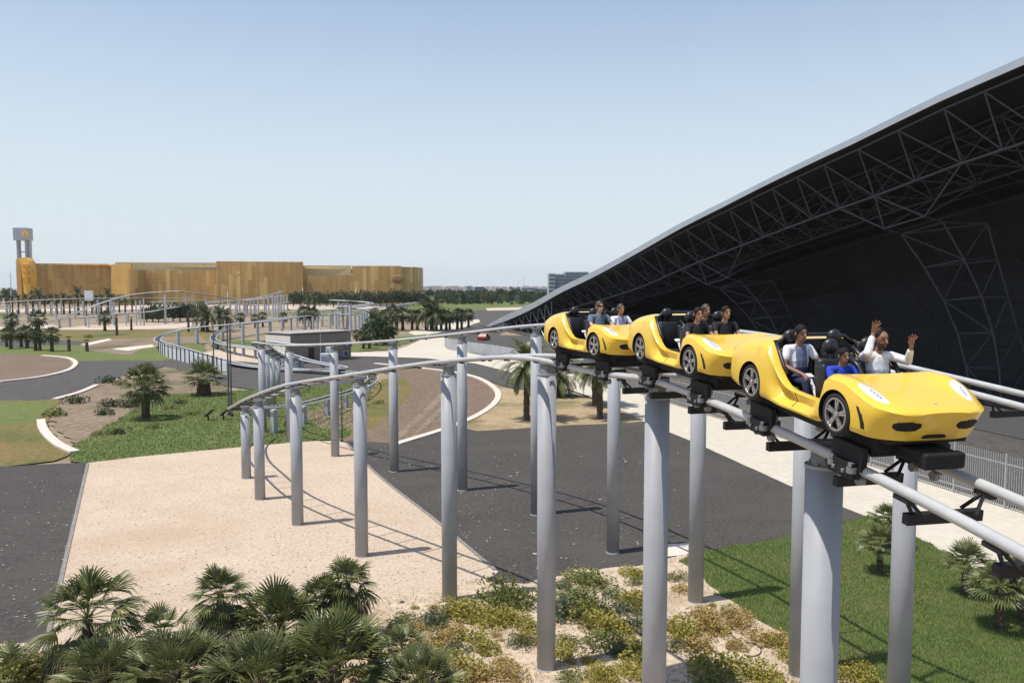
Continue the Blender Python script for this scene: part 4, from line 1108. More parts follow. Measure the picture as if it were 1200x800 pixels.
# --- middle distance palms
tk_m = (trunk_mesh(2.6, .30, .26, .0, stubs_=20), 0.)
cr_m = fan_crown(34, 1.0, 1.15, 14, -.7, 1.4, .6)
palm('fan_palm', 'heavy fan palm with a thick crown on the left lawn', G(171,492), cr_m, tk_m, 2.5, 1., 1.12, 'palms around the left lawn')
palm('fan_palm', 'darker palm rising right behind the heavy fan palm on the left lawn', G(173,464), cr_m, tk_m, 2.6, 2., .82, 'palms around the left lawn')
palm('fan_palm', 'squat palm on bare soil right of the heavy fan palm', G(239,464), cr_l, (trunk_mesh(.9,.4,.3), 0), 1.0, .3, 1.9, 'palms around the left lawn')
dc = date_crown(52, 3.1, 38, None, -.95, 1.35, .06); tk_d = (trunk_mesh(4.9, .26, .24, .1, stubs_=34), .1)
palm('date_palm', 'feathery date palm with drooping fronds behind the paired columns', G(617,494), dc, tk_d, 4.9, .4, 1., 'date palms of the dry bed')
palm('date_palm', 'date palm trunk standing near the path below the middle car', G(703,492), dc, tk_d, 4.9, 1.4, 1., 'date palms of the dry bed')
palm('date_palm', 'date palm trunk right behind the other under the train', G(697,477), dc, tk_d, 4.9, 2.4, 1., 'date palms of the dry bed')
palm('date_palm', 'low date palm beside the column at the train tail', G(655,466), dc, (trunk_mesh(2.6, .26, .24), 0), 2.6, 3.1, .9, 'date palms of the dry bed')
# --- distant palms
M_palmfar = leaf_mat('palm_leaf_far', (.03,.046,.018), (.115,.125,.045), .6, .12, 1.)
cr_f = fan_crown(24, .9, 1.2, 7, -.9, 1.4, .6, M_palmfar)
dc_f = date_crown(30, 3.4, 12, M_palmfar, -.9, 1.35, .2); tk_f = (trunk_mesh(3.4, .34, .28, rings=6), 0.); tk_f2 = (trunk_mesh(6.2, .36, .28, rings=6), 0.)
def fars(lst, crown, tk, ch, label, group, kind='fan_palm'):
    for px, pb, sc in lst: palm(kind, label, G(px, pb), crown, tk, ch, None, sc, group)
fars([(8,406.5,.75),(13,409,.85),(25,407,.8),(32,408,.9),(42,411,.85),(47,411,.75),(61,412,.9)], cr_f, tk_f, 3.3, 'small palm in the row on the far left lawn', 'row of small palms on the far left lawn')
fars([(14,394,1.1),(45,395,1.25),(123,388,1.1)], cr_f, tk_f, 3.3, 'dark trunked palm standing on scrub before the pink pad', 'palms before the pink pad')
def bare(px, pb, h, label, group):
    root = thing('palm_trunk', label, 'palm', G(px, pb), 0, group); link_mesh('trunk', trunk_mesh(h, .3, .24, rings=6), root)
    m = MB(); 
    for k in range(7): fan_leaf(m, Vector((0,0,0)), Vector((math.cos(k*2.4),math.sin(k*2.4),1.2)), .3, .5, 6, .3, 1.2)
    link_mesh('crown', m.mesh('crown', [M_palm, M_pet]), root, (0,0,h))
for px, pb, h in ((81,412,2.2),(102,412,1.6)): bare(px, pb, h, 'bare clipped palm stump on the far left lawn', 'clipped palm stumps')
for px, pb, h in ((15,391,4.),(137,393,4.2),(154,387,3.),(221,389,4.)): bare(px, pb, h, 'tall clipped palm trunk on the scrub before the pink pad', 'clipped palm trunks on the scrub')
fars([(238,388,1.35),(243,389,1.2),(258,389,1.25),(266,387,1.1)], dc_f, tk_f, 3.3, 'bushy date palm in the clump left of the brown hut', 'date palm clump', 'date_palm')
fars([(282,384,.9),(299,384,.8),(308,383,.9),(332,384,.9)], cr_f, tk_f, 3.3, 'small palm among the distant columns', 'small palms among distant columns')
fars([(357,387,1.35),(366,387,1.3)], cr_f, tk_f, 3.4, 'palm with a full crown behind the brown hut', 'palms behind the hut')
fars([(447,389,1.1),(453,387,1.15),(459,386,1.35),(465,388,1.2),(472,387,1.25),(483,386,1.1),(489,387,1.1),(517,386,1.1),(523,387,1.15),(527,386,1.),(536,386,1.15),(541,386,1.1),(549,384,1.1)], cr_f, tk_f, 3.4, 'trunked fan palm in the palm row beyond the path', 'palm row beyond the path')
fars([(440,398,1.25),(500,387,1.5),(506,387,1.6),(511,388,1.4)], dc_f, tk_f, 3.2, 'dark bushy date palm in the palm row beyond the path', 'date palms in the palm row', 'date_palm')
fars([(418,403,.6),(426,409,.7),(433,409,.8),(451,404,1.0),(455,402,.8),(461,400,.7)], cr_f, tk_f, 3.2, 'small young palm on the lawn beside the brown hut', 'young palms beside the hut')
fars([(8,369,1.35),(-4,369,1.1),(15,368,.95),(22,368,1.0),(31,368,1.05),(39,368,1.2),(46,369,1.35),(53,368,1.),(60,368,1.05),(67,368,1.05),(75,368,1.1),(82,368,1.),(92,369,1.4),(99,368,1.),(108,367,1.),(113,368,1.),(119,367,1.05),(127,369,1.35),(133,368,1.05),(140,367,1.),(147,368,1.),(155,367,.95),(362,366,.95),(369,367,.9)], dc_f, tk_f2, 6.2, 'dark date palm in the belt before the golden building', 'date palms before the golden building', 'date_palm')
# --- bushes and trees
def clump(n, R_, size, mat, zf=.75, seedr=None, lobes=6):
    """leafy mass: small leaf quads spread through several overlapping lobes"""
    m = MB(); lob = [(Vector((rnd.uniform(-.55,.55)*R_, rnd.uniform(-.55,.55)*R_, rnd.uniform(.15,.8)*R_*zf)), R_*rnd.uniform(.35,.62)) for _ in range(lobes)]
    for k in range(n):
        c, r_ = lob[k % lobes]
        d = Vector((rnd.gauss(0,1), rnd.gauss(0,1), rnd.gauss(0,1)*.8)).normalized(); p = c+d*r_*rnd.uniform(.45,1.05)**.5
        if p.z < .02: p.z = rnd.uniform(.02, .12)*R_
        a = (d+Vector((rnd.uniform(-.8,.8), rnd.uniform(-.8,.8), rnd.uniform(-.3,.9)))).normalized()
        s_ = a.cross(Vector((rnd.uniform(-1,1), rnd.uniform(-1,1), .3))).normalized(); q = size*rnd.uniform(.6,1.3)
        m.quad(p, p+s_*q*.4+a*q*.5, p+a*q*1.1, p-s_*q*.4+a*q*.5)
    return m.mesh('foliage', [mat])
M_sy = leaf_mat('shrub_yellow', (.19,.18,.03), (.44,.37,.075), .7, .2, 3.)
M_sg = leaf_mat('shrub_green', (.10,.12,.03), (.25,.26,.07), .7, .2, 3.)
M_sb = leaf_mat('shrub_grey_green', (.07,.095,.045), (.17,.19,.10), .7, .2, 3.)
M_so = leaf_mat('shrub_dry', (.26,.18,.055), (.48,.34,.12), .8, .15, 3.)
M_dk = leaf_mat('tree_leaf', (.022,.042,.016), (.07,.095,.035), .6, .15, .6)
M_ol = leaf_mat('olive_leaf', (.06,.075,.028), (.13,.14,.055), .6, .15, .6)
shr = {k: [clump(720, .5, .062, mt, .62, None, 9) for _ in range(3)] for k, mt in (('y',M_sy),('g',M_sg),('b',M_sb),('o',M_so))}
slab = {'y': 'yellow-green low shrub on the pale sand bank', 'g': 'leafy green low shrub on the pale sand bank', 'b': 'grey-green spreading shrub on the pale sand bank', 'o': 'ochre half-dry shrub on the pale sand bank'}
def shrub(px, py, sc, k, label=None, flat=1.):
    o = link_mesh('low_shrub', rnd.choice(shr[k]), None, GB(px, py)); o.scale = (sc, sc, sc*flat); o.rotation_euler = (0, 0, rnd.uniform(0, 6.28))
    tag(o, label or slab[k], 'shrub', {'y':'yellow shrubs of the sand bank','g':'green shrubs of the sand bank','b':'grey-green shrubs of the sand bank','o':'dry shrubs of the sand bank'}[k])
shrub(583,707,1.9,'g','tall dark green bush beside the tall column at the gravel corner'); shrub(603,712,1.5,'g','smaller green bush leaning on the tall dark green bush')
for px, py, sc, k in ((545,712,1.5,'y'),(560,722,1.5,'y'),(580,724,1.4,'y'),(595,722,1.2,'y'),(528,716,1.1,'y'),(512,722,.8,'b'),(505,728,1.2,'b'),(530,735,.9,'o'),(555,745,1.,'y'),(572,755,1.1,'y'),(588,726,.7,'o'),(616,733,1.,'y'),(618,745,.9,'y'),(612,752,.8,'b'),
    (690,680,1.7,'g'),(704,683,1.4,'g'),(660,683,.8,'b'),(738,672,1.,'y'),(750,673,.8,'y'),(744,683,.7,'g'),(722,697,.9,'b'),(672,700,1.2,'g'),(664,715,1.7,'b'),(680,712,1.6,'g'),(690,720,1.5,'y'),(700,730,1.4,'y'),(705,715,1.1,'b'),(717,740,1.2,'y'),(728,735,.9,'y'),(745,705,1.3,'y'),(735,712,1.,'b'),(752,714,1.0,'y'),(748,730,1.1,'b'),(755,742,.6,'b'),
    (658,750,.9,'g'),(663,765,1.1,'y'),(708,757,1.3,'g'),(720,763,1.,'b'),(745,757,1.2,'y'),(748,770,1.2,'y'),(700,785,1.0,'y'),(712,800,1.2,'y'),(743,785,1.,'y'),(665,790,.8,'g'),(795,735,1.3,'y'),(800,745,1.1,'y'),(790,755,.9,'b'),(812,755,1.1,'o'),(818,722,1.,'o'),(826,722,.7,'o'),(837,738,1.2,'o'),(845,735,.8,'y'),(862,722,1.1,'o'),(868,732,1.,'o'),(852,715,.8,'g'),(862,753,.7,'o'),(897,750,1.1,'o'),(910,752,.9,'y'),(847,783,1.5,'y'),(840,795,1.3,'g'),(825,775,.8,'g'),(890,790,1.2,'y'),(903,800,1.,'y'),(918,765,.7,'y'),(800,690,.8,'o'),(795,672,.9,'g'),(500,755,.9,'o'),(515,748,1.,'o'),(520,770,1.1,'y'),(545,785,1.2,'y'),(560,795,1.2,'o'),(535,760,.8,'b'),(500,770,.8,'y'),(478,725,.8,'g'),(492,735,.8,'o'),(465,730,.7,'b'),(590,775,.8,'o'),(605,790,1.,'o'),(530,800,1.,'y'),(455,745,.8,'o'),(1005,780,.9,'y'),(1012,795,.9,'y'),(985,790,1.,'y'),
    (20,775,1.2,'y'),(35,790,1.3,'y'),(50,778,1.,'y'),(66,785,1.0,'o'),(15,795,1.4,'g'),(230,765,1.1,'g'),(262,782,1.,'y'),(270,790,1.,'o'),(150,770,.8,'y'),(60,768,.6,'g'),(215,752,.7,'g'),(180,790,.9,'y'),(290,775,.9,'y'),(440,775,.9,'y'),(430,790,1.,'o'),(445,795,1.1,'y')):
    shrub(px+rnd.uniform(-2,2), py+3+rnd.uniform(-2,2), sc*1.18, k, None, rnd.uniform(.5,.8))
for k in range(70):
    px, py = rnd.uniform(450, 930), rnd.uniform(690, 810)
    g = GB(px, py)
    if inpoly(g.x, g.y, g_scrub): shrub(px, py, rnd.uniform(.22,.5), rnd.choice('yyoogb'), None, rnd.uniform(.5,.8))
M_hose = simple('hose_black', (.02,.02,.02), .6)
for px, lb in (([(822,735),(835,742),(850,740),(862,748)], 'thin black irrigation hose looping beside the ochre shrubs'), ([(828,752),(840,766),(856,772),(872,782)], 'thin black hose running to the bottom of the sand bank'), ([(873,752),(886,755),(892,763),(884,769),(872,768)], 'short curled black hose near the slim column at the lawn'), ([(560,772),(572,786),(583,795)], 'black hose below the tall column at the gravel corner'), ([(722,690),(738,700),(752,703)], 'short black hose among the shrubs near the asphalt')):
    pts = catmull([GB(*q)+Vector((0,0,.02)) for q in px], .15); mb = MB(); mb.tube(pts, .014, 5); tag(mb.build('irrigation_hose', M_hose, None, True, loc=pts[0], off=pts[0]), lb, 'hose', 'irrigation hoses on the sand bank')
# lawn-edge bushes left
bsh = [clump(420, .9, .16, M_dk, .6), clump(420, .9, .16, M_sg, .55)]
for px, py, sc, k, lb in ((138,510,.9,0,'round dark bush on the near edge of the left lawn'),(181,503,.8,1,'low green bush right below the heavy fan palm'),(117,511,.7,1,'flat bush at the left tip of the lawn'),(201,480,.8,1,'pale green bush in the middle of the left lawn'),(226,487,.8,1,'low bush near the two floodlights'),(211,474,.8,0,'dark bush beyond the pale bush on the left lawn'),(65,488,1.3,1,'bush overgrowing the kerb left of the bare soil'),(90,473,1.3,0,'spreading dark bush on the bare soil'),(122,487,1.1,0,'dark bush on bare soil left of the heavy palm'),(130,477,1.3,0,'wide dark bush behind the bare soil'),(150,478,1.2,0,'dark bush touching the heavy palm'),(128,449,1.4,0,'bush along the road edge above the bare soil'),(255,452,.8,1,'bush at the soil edge near the low track'),(143,452,1.2,1,'second bush along the road edge above the bare soil'),(445,474,.8,1,'small green bush on the brown dirt bed'),(50,396,1.1,1,'bush on the scrub before the pink pad'),(104,396,1.3,1,'mound bush on the scrub right of the small palms')):
    o = link_mesh('bush', bsh[k], None, G(px, py)); o.scale = (sc, sc, sc*.7); o.rotation_euler = (0,0,rnd.uniform(0,6)); tag(o, lb, 'bush')
tr_me = [clump(900, 3.2, .55, M_dk, 1.2, None, 9), clump(900, 3.2, .55, M_ol, 1.2, None, 9)]
m = MB(); m.tube([(0,0,-.2),(.05,.0,1.2),(.2,.1,2.6)], [.28,.2,.12], 7); m.tube([(.05,0,1.2),(-.5,.3,2.6)], [.14,.08], 6); m.tube([(.1,0,1.5),(.5,-.4,2.8)], [.12,.07], 6)
tk_t = m.mesh('trunk', [M_bark])
def tree(px, pb, sc, k, label, group):
    root = thing('tree', label, 'tree', G(px, pb), rnd.uniform(0,6), group); root.scale = (sc, sc, sc)
    link_mesh('trunk', tk_t, root); link_mesh('crown', tr_me[k], root, (0,0,1.6))
for px, pb, sc in ((172,378,.8),(179,377,.9),(186,378,.8),(193,377,.9),(203,377,.9),(211,377,.95),(219,377,.9),(227,376,.9),(236,375,.9)): tree(px, pb, sc, 0, 'round dark tree in the hedge behind the pink pad', 'hedge trees behind the pink pad')
for px, pb, sc in ((344,359,1.3),(352,359,1.4),(360,358,1.3),(368,359,1.3),(375,359,1.4),(383,359,1.2),(391,360,1.4),(400,359,1.5),(409,360,1.3),(418,360,1.4),(427,359,1.5),(436,359,1.4),(446,359,1.4),(453,359,1.4),(460,358,1.6),(467,358,1.4),(474,358,1.5),(484,358,1.5),(492,358,1.4),(500,357,1.5)): tree(px, pb, sc, 0, 'dark tree in the belt along the foot of the golden building', 'trees at the foot of the golden building')
for px, pb, sc, k in ((505,352,1.5,0),(520,353,1.4,0),(532,351,1.4,0),(571,356,1.6,1),(584,351,1.5,0),(577,357,1.2,0),(545,352,1.3,0),(604,353,1.8,0),(608,352,1.3,1),(597,350,1.3,0),(615,350,1.4,0),(626,349,1.3,0),(552,349,1.2,0)): tree(px, pb, sc, k, 'park tree in the open ground beyond the palm row', 'park trees beyond the palm row')
tree(441,405,.95,0,'dense dark tree in front of the palm row', 'dark trees before the palm row'); tree(448,402,.85,0,'second dense dark tree in front of the palm row', 'dark trees before the palm row')
# far tree belt
m = MB()
for k in range(1500):
    px = rnd.uniform(-60, 720); Y = rnd.uniform(520, 1000); x = (px-600)/940*Y
    if px < 505 and Y < 850: continue
    r_ = rnd.uniform(2.5, 6.5)
    for q in range(7):
        d = Vector((rnd.gauss(0,1), rnd.gauss(0,1), rnd.gauss(0,.6))); c = Vector((x, Y, r_*.6))+d*r_*.5
        a = rnd.uniform(0, 6); u = Vector((math.cos(a), math.sin(a), rnd.uniform(-.3,.3)))*r_*.5; v = Vector((rnd.uniform(-.3,.3), rnd.uniform(-.3,.3), 1))*r_*.45
        c.z = max(c.z, .5); m.quad(c-u, c-v, c+u, c+v)
tag(m.build('tree_belt', M_dk), 'dark belt of far trees along the horizon', kind='stuff')
# ================================================================== GOLDEN BUILDING
def gold_mat():
    m, nt, b = newmat('gold_panels'); L = nt.links.new
    tc = nt.nodes.new('ShaderNodeTexCoord'); sx = nt.nodes.new('ShaderNodeSeparateXYZ'); L(tc.outputs['Object'], sx.inputs[0])
    def mth(op, a, bb=None):
        n = nt.nodes.new('ShaderNodeMath'); n.operation = op
        for i, q in enumerate((a, bb)):
            if q is None: continue
            if isinstance(q, (int, float)): n.inputs[i].default_value = q
            else: L(q, n.inputs[i])
        return n.outputs[0]
    def layer(wx, hz, seed):
        c = mth('FLOOR', mth('DIVIDE', mth('ADD', sx.outputs[0], mth('MULTIPLY', sx.outputs[1], .73)), wx))
        w1 = nt.nodes.new('ShaderNodeTexWhiteNoise'); w1.noise_dimensions = '1D'; L(mth('ADD', c, seed), w1.inputs['W'])
        r_ = mth('FLOOR', mth('ADD', mth('DIVIDE', sx.outputs[2], hz), mth('MULTIPLY', w1.outputs[0], 3.)))
        w2 = nt.nodes.new('ShaderNodeTexWhiteNoise'); w2.noise_dimensions = '2D'
        cx = nt.nodes.new('ShaderNodeCombineXYZ'); L(c, cx.inputs[0]); L(mth('ADD', r_, seed), cx.inputs[1]); L(cx.outputs[0], w2.inputs['Vector'])
        return w1.outputs[0], w2.outputs[0]
    a1, a2 = layer(2.8, 15., 3.1); b1, b2 = layer(1.4, 50., 9.7)
    f = mth('ADD', mth('MULTIPLY', mth('POWER', a2, 4.), .75), mth('MULTIPLY', b1, .35))
    r_ = nt.nodes.new('ShaderNodeValToRGB'); e = r_.color_ramp
    e.elements[0].color = (.47,.265,.065,1); e.elements[1].color = (.76,.51,.175,1); e.elements[0].position = .1; e.elements[1].position = .95
    L(f, r_.inputs[0]); L(r_.outputs[0], b.inputs['Base Color']); b.inputs['Roughness'].default_value = .5; b.inputs['Metallic'].default_value = .0
    return m
M_gold = gold_mat()
M_goldy = simple('yellow_gold', (.80,.46,.06), .45, 0., noise=.08, scale=.2)
M_golddk = simple('gold_line', (.27,.15,.045), .7)
M_goldlt = simple('pale_gold_top', (.78,.58,.28), .5, 0., noise=.06, scale=.4)
YS = 1.62
def PB(px, py, Y): return P(px, py, Y*YS)
YG = 335.
def wall_run(m, pts, z0, z1, th=1.2, mi=0):
    for a, b in zip(pts, pts[1:]):
        d = (b-a); L_ = d.length; rot = Matrix.Rotation(math.atan2(d.y, d.x), 3, 'Z')
        c = (a+b)/2; m.box((c.x, c.y, (z0+z1)/2)-Vector((0,0,0)) if False else Vector((c.x, c.y, (z0+z1)/2))+rot@Vector((0,th/2,0)), (L_, th, z1-z0), rot, mi)
def gp(px, Y): p = PB(px, 340, Y); return Vector((p.x, p.y, 0))
def zz(py, Y): return PB(600, py, Y).z
root = thing('golden_building', 'huge golden panelled building with a tower on its left end', 'building', gp(250, YG))
OF = gp(250, YG)
def gwall(name, pts, zt, mat=M_gold, z0=-.5, th=1.5):
    m = MB(); wall_run(m, pts, z0, zt, th); return m.build(name, mat, root, off=OF)
segs_ = [([gp(34,330), gp(128,338)], 308.5, 330), ([gp(128,338), gp(154,316)], 309, 326), ([gp(154,316), gp(170,330)], 316, 326), ([gp(170,330), gp(254,334)], 316.5, 332), ([gp(254,326), gp(355,334)], 306.5, 330), ([gp(355,340), gp(413,342)], 322.5, 341), ([gp(413,338), gp(470,339)], 311.5, 338), ([gp(470,339), gp(486,344), gp(494,352), gp(496,364)], 313, 345)]
for pts, yt, Y in segs_: gwall('wall', pts, zz(yt, Y))
gwall('parapet', [gp(136,335), gp(253.4,341)], zz(307.5,338), M_goldlt, zz(318,338)); gwall('parapet', [gp(355.5,346), gp(412,348)], zz(311,346), M_goldlt, zz(325,346))
gwall('side_wall', [gp(355,334), gp(356,350)], zz(306.5,332)); gwall('side_wall', [gp(254,334), gp(254,325.5)], zz(306.5,330))
rf = MB(); rf.quad(gp(36,331)-OF+Vector((0,0,zz(310,332))), gp(494,352)-OF+Vector((0,0,zz(316,345))), gp(480,480)-OF+Vector((0,0,zz(316,345))), gp(60,480)-OF+Vector((0,0,zz(310,332)))); rf.build('roof', M_goldlt, root)
# plain swirling relief lines on the walls
def swirl(px, py, r_, Y, k):
    m = MB(); c = PB(px, py, Y)-OF+Vector((0,-1.2,0)); pts = []; q = r_*YS
    for i in range(6): pts.append(c+Vector((rnd.uniform(-1.6,1.6)*q*.5+(i-2.5)*q*.45, 0, rnd.uniform(-.6,.6)*q)))
    m.tube(catmull(pts, .8), .11, 4); m.build('relief_line', M_golddk, root)
for px, py, r_, Y in ((85,325,5,331),(95,331,4,332),(112,331,4,334),(78,328,3.,331),(190,326,4,329),(203,331,5,330),(212,328,3,330),(295,325,5,327),(310,330,4,328),(325,322,4,329),(305,321,3,328),(385,331,4,339),(455,327,5,336.5),(463,330,4,336.5),(452,332,3,336.5)): swirl(px, py, r_, Y, 0)
m = MB(); m.ell(PB(466,327,336.8)-OF, 4.2,.8,3.1, 14, 8); m.build('dark_disc', M_golddk, root)
# yellow stepped fin and tower
m = MB()
for px0, px1, yt, Y in ((20.5,34,302,323),): m.quad
b0 = gp(20, 324)-OF; b1 = gp(35, 322)-OF
def finblk(px0, px1, yt, yb, Y, dep, mat, name):
    m = MB(); a = PB(px0, yt, Y); b = PB(px1, yb, Y); m.box(((a.x+b.x)/2-OF.x, Y*YS+dep/2-OF.y, (a.z+b.z)/2), (abs(b.x-a.x), dep*YS, abs(a.z-b.z)), bev=.05); return m.build(name, mat, root)
m = MB(); Yf = 318
pl = [PB(x, y, Yf)-OF for x, y in ((20.3,302.5),(30,301.5),(33.5,306),(35.5,318),(35.5,352),(29,352),(26.5,328),(24.5,312),(21,303))]
base_i = len(m.v); m.v += pl+[p+Vector((0,7,0)) for p in pl]; n_ = len(pl)
m.face(tuple(range(n_))); m.face(tuple(range(n_, 2*n_))[::-1])
for j in range(n_): m.face((j, (j+1) % n_, n_+(j+1) % n_, n_+j))
m.build('stepped_fin', M_goldy, root, clean=True)
for y0, y1 in ((310,314),(317.5,321.5),(325,332)): finblk(26.5, 33.5, y0, y1, 317.2, .8, M_golddk if False else simple('amber_panel', (.62,.28,.02), .5), 'fin_panel')
finblk(20.5, 28, 304, 352, 321, 6, M_gold, 'fin_side')
M_tow = simple('tower_grey', (.34,.37,.44), .5, .1, noise=.06, scale=.4); M_towd = simple('tower_dark', (.05,.055,.08), .5)
finblk(16.5, 32, 267, 281.5, 330, 5, M_tow, 'sign_box'); finblk(20, 21.4, 267.5, 274, 329.8, .3, M_towd, 'sign_seam')
finblk(19.3, 22.6, 275, 304, 330.5, 2, M_tow, 'tower_leg'); finblk(29.2, 31.4, 281, 304, 330.5, 1.5, M_tow, 'tower_leg'); finblk(31.6, 35.4, 277, 307, 332, 2, M_tow, 'tower_leg'); finblk(22.6, 29.2, 294.5, 295.6, 331, 1, M_tow, 'cross_bar')
def shield(px, py, Y, s_):
    c = PB(px, py, Y)-OF; m = MB(); o = [(-1,0),(-.25,.95),(.75,.8),(1,.3),(1,-.3),(.75,-.8),(-.25,-.95)]
    n = len(o); m.v += [c+Vector((x*s_, 0, z*s_)) for x, z in o]+[c+Vector((x*s_, .6, z*s_)) for x, z in o]
    m.face(tuple(range(n))[::-1])
    for j in range(n): m.face((j, (j+1) % n, n+(j+1) % n, n+j))
    e = m.build('sign_emblem', M_goldy, root, clean=True)
    m = MB(); m.v += [c+Vector((x*s_*.45+.15*s_, -.08, z*s_*.45)) for x, z in o]; m.face(tuple(range(n))[::-1]); m.build('emblem_core', simple('amber_panel', (.62,.28,.02), .5), e)
shield(28.6, 274, 329., 2.2); finblk(15.9, 16.6, 272, 279.5, 329.5, .4, M_goldy, 'sign_emblem')

# ================================================================== ROOF CANOPY
M_fas = simple('roof_fascia', (.44,.47,.51), .45, .3, noise=.05, scale=.3)
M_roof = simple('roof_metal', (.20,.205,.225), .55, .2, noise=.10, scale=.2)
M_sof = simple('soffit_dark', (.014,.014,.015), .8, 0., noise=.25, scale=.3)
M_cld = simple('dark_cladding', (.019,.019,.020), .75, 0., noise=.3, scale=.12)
M_tr = simple('truss_paint', (.065,.065,.07), .6, .1, noise=.08)
M_mul = simple('mullion_dark', (.05,.05,.055), .6)
edge_px = [(567,383),(589,371),(602,365),(627,353),(659,335),(690,320.5),(745,291),(800,260),(850,235),(900,209.5),(960,180),(1000,161),(1100,111),(1200,66)]
def edgeY(px):
    k = (px-600)/940.      # plan line X = 38 t, Y = 200-140 t
    t = 200*k/(38+140*k); return 200-140*t
E = [P(x, y, edgeY(x)) for x, y in edge_px]
dl = (E[-1]-E[-4]); E.append(E[-1]+dl*.55+Vector((0,0,-.3))); E.append(E[-1]+dl*.55+Vector((0,0,-.9)))
E = catmull(E, 5.3)
dplan = Vector((38,-140,0)).normalized(); NI = Vector((-dplan.y, dplan.x, 0)); UP = Vector((0,0,1))
root = thing('roof_canopy', 'vast dark building with a sweeping metal roof edge over a tubular truss', 'building', (E[0].x, E[0].y, 0)); OC = Vector((E[0].x, E[0].y, 0))
NE = len(E)
def hgt(i): return max(.0, E[i].z)
m = MB(); rows = []
for e in E:
    th = .62+.9*max(0, min(1, (e.y-95)/100))*min(1, max(.1, e.z/4)); rows.append([e+NI*70+UP*min(10, 2+e.z*.35), e+NI*35+UP*min(6, 1.5+e.z*.2), e+NI*12+UP*1.6, e+NI*1.6+UP*.22, e+UP*.0, e+UP*-th, e+NI*.45-UP*(th+.06), e+NI*1.6-UP*(th+.38)])
m.grid(rows)
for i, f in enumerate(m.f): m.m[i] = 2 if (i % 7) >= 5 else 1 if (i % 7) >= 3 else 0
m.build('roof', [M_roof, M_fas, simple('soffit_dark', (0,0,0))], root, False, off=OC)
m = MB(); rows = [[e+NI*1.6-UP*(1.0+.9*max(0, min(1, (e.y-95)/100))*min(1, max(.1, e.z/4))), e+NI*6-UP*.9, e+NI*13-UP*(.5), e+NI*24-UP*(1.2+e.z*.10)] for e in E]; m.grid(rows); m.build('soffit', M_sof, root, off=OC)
m = MB(); rows = []
for e in E:
    zt = e.z-1.2-e.z*.10; rows.append([e+NI*24-UP*(e.z-zt), Vector((e.x, e.y, zt*.62))+NI*27.5, Vector((e.x, e.y, zt*.3))+NI*28.5, Vector((e.x, e.y, -.3))+NI*28.5])
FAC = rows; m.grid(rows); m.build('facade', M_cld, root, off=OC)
def fpt(i, h):
    r = FAC[max(0, min(NE-1, i))]; f = h*3; k = min(2, int(f)); return r[k].lerp(r[k+1], f-k)-NI*.12
for h in (.12,.25,.38,.51,.64,.77,.9):
    m = MB(); m.tube([fpt(i, h) for i in range(0, NE, 2)], .09, 4); m.build('facade_rail', M_mul, root, off=OC)
for i in range(2, NE-1, 2):
    m = MB(); m.tube([fpt(i-2, 0), fpt(i-1, .33), fpt(i, .66), fpt(i, 1.)], .07, 4); m.build('facade_mullion', M_mul, root, off=OC)
# truss: top chord, bottom chord, inner chord, one part per bay
def dep(i): return 1.0+min(3.2, max(0, E[i].z-2)*.22)
T = [e+NI*.6-UP*1.12 for e in E]; Bc = [E[i]+NI*2.6-UP*(1.1+dep(i)*1.05) for i in range(NE)]; T2 = [e+NI*6.4-UP*1.3 for e in E]
B2 = [E[i]+NI*9.5-UP*(1.6+dep(i)*.95) for i in range(NE)]; T3 = [e+NI*12.5-UP*1.0 for e in E]
for nm, ln, r_ in (('top_chord', T, .10), ('bottom_chord', Bc, .13), ('inner_chord', T2, .09), ('inner_bottom_chord', B2, .09)):
    m = MB(); m.tube([p for i, p in enumerate(ln) if E[i].z > 3.2], r_, 7); m.build(nm, M_tr, root, True, off=OC)
for i in range(NE-1):
    if E[i].z < 3.6: continue
    m = MB(); r_ = .075
    for a, b in ((T[i], Bc[i]), (T[i], Bc[i+1]), (T2[i], Bc[i]), (T2[i], B2[i+1]), (T2[i], B2[i]), (Bc[i], B2[i]), (T3[i], B2[i])): m.tube([a, b], r_, 5)
    m.build('truss_bay', M_tr, root, off=OC)
for i in range(1, NE-1):
    if 1.8 < E[i].z < 9:
        m = MB(); gA = Vector((E[i].x, E[i].y, 0))+NI*2.2; gB = Vector((E[i+1].x, E[i+1].y, 0))+NI*2.2
        m.tube([E[i]+NI*.9-UP*.9, gB], .09, 5); m.tube([E[i+1]+NI*.9-UP*.9, gA], .09, 5); m.build('tip_brace', M_fas, root, off=OC)
for k, (nd, dz) in enumerate(((8.2,1.15),(11,1.0),(14,.9),(17,1.4),(20,1.9),(22.5,2.3))):
    m = MB(); m.tube([e+NI*nd-UP*(dz+max(0, nd-13)*.09*e.z*.1) for e in E if e.z > 3], .07, 5); m.build('purlin', M_tr, root, off=OC)
for i in range(1, NE-1):
    if E[i].z < 4: continue
    m = MB(); e = E[i]; e2 = E[i-1]
    m.tube([e+NI*6.4-UP*1.3, e+NI*14-UP*1.2, e+NI*23-UP*(2.2+e.z*.10)], .06, 5); m.tube([e+NI*9.5-UP*(1.6+dep(i)*.95), e2+NI*16-UP*(1.6+e2.z*.05)], .05, 4); m.tube([e+NI*9.5-UP*(1.6+dep(i)*.95), e+NI*16-UP*(1.6+e.z*.05)], .05, 4)
    m.build('soffit_rib', M_tr, root, off=OC)
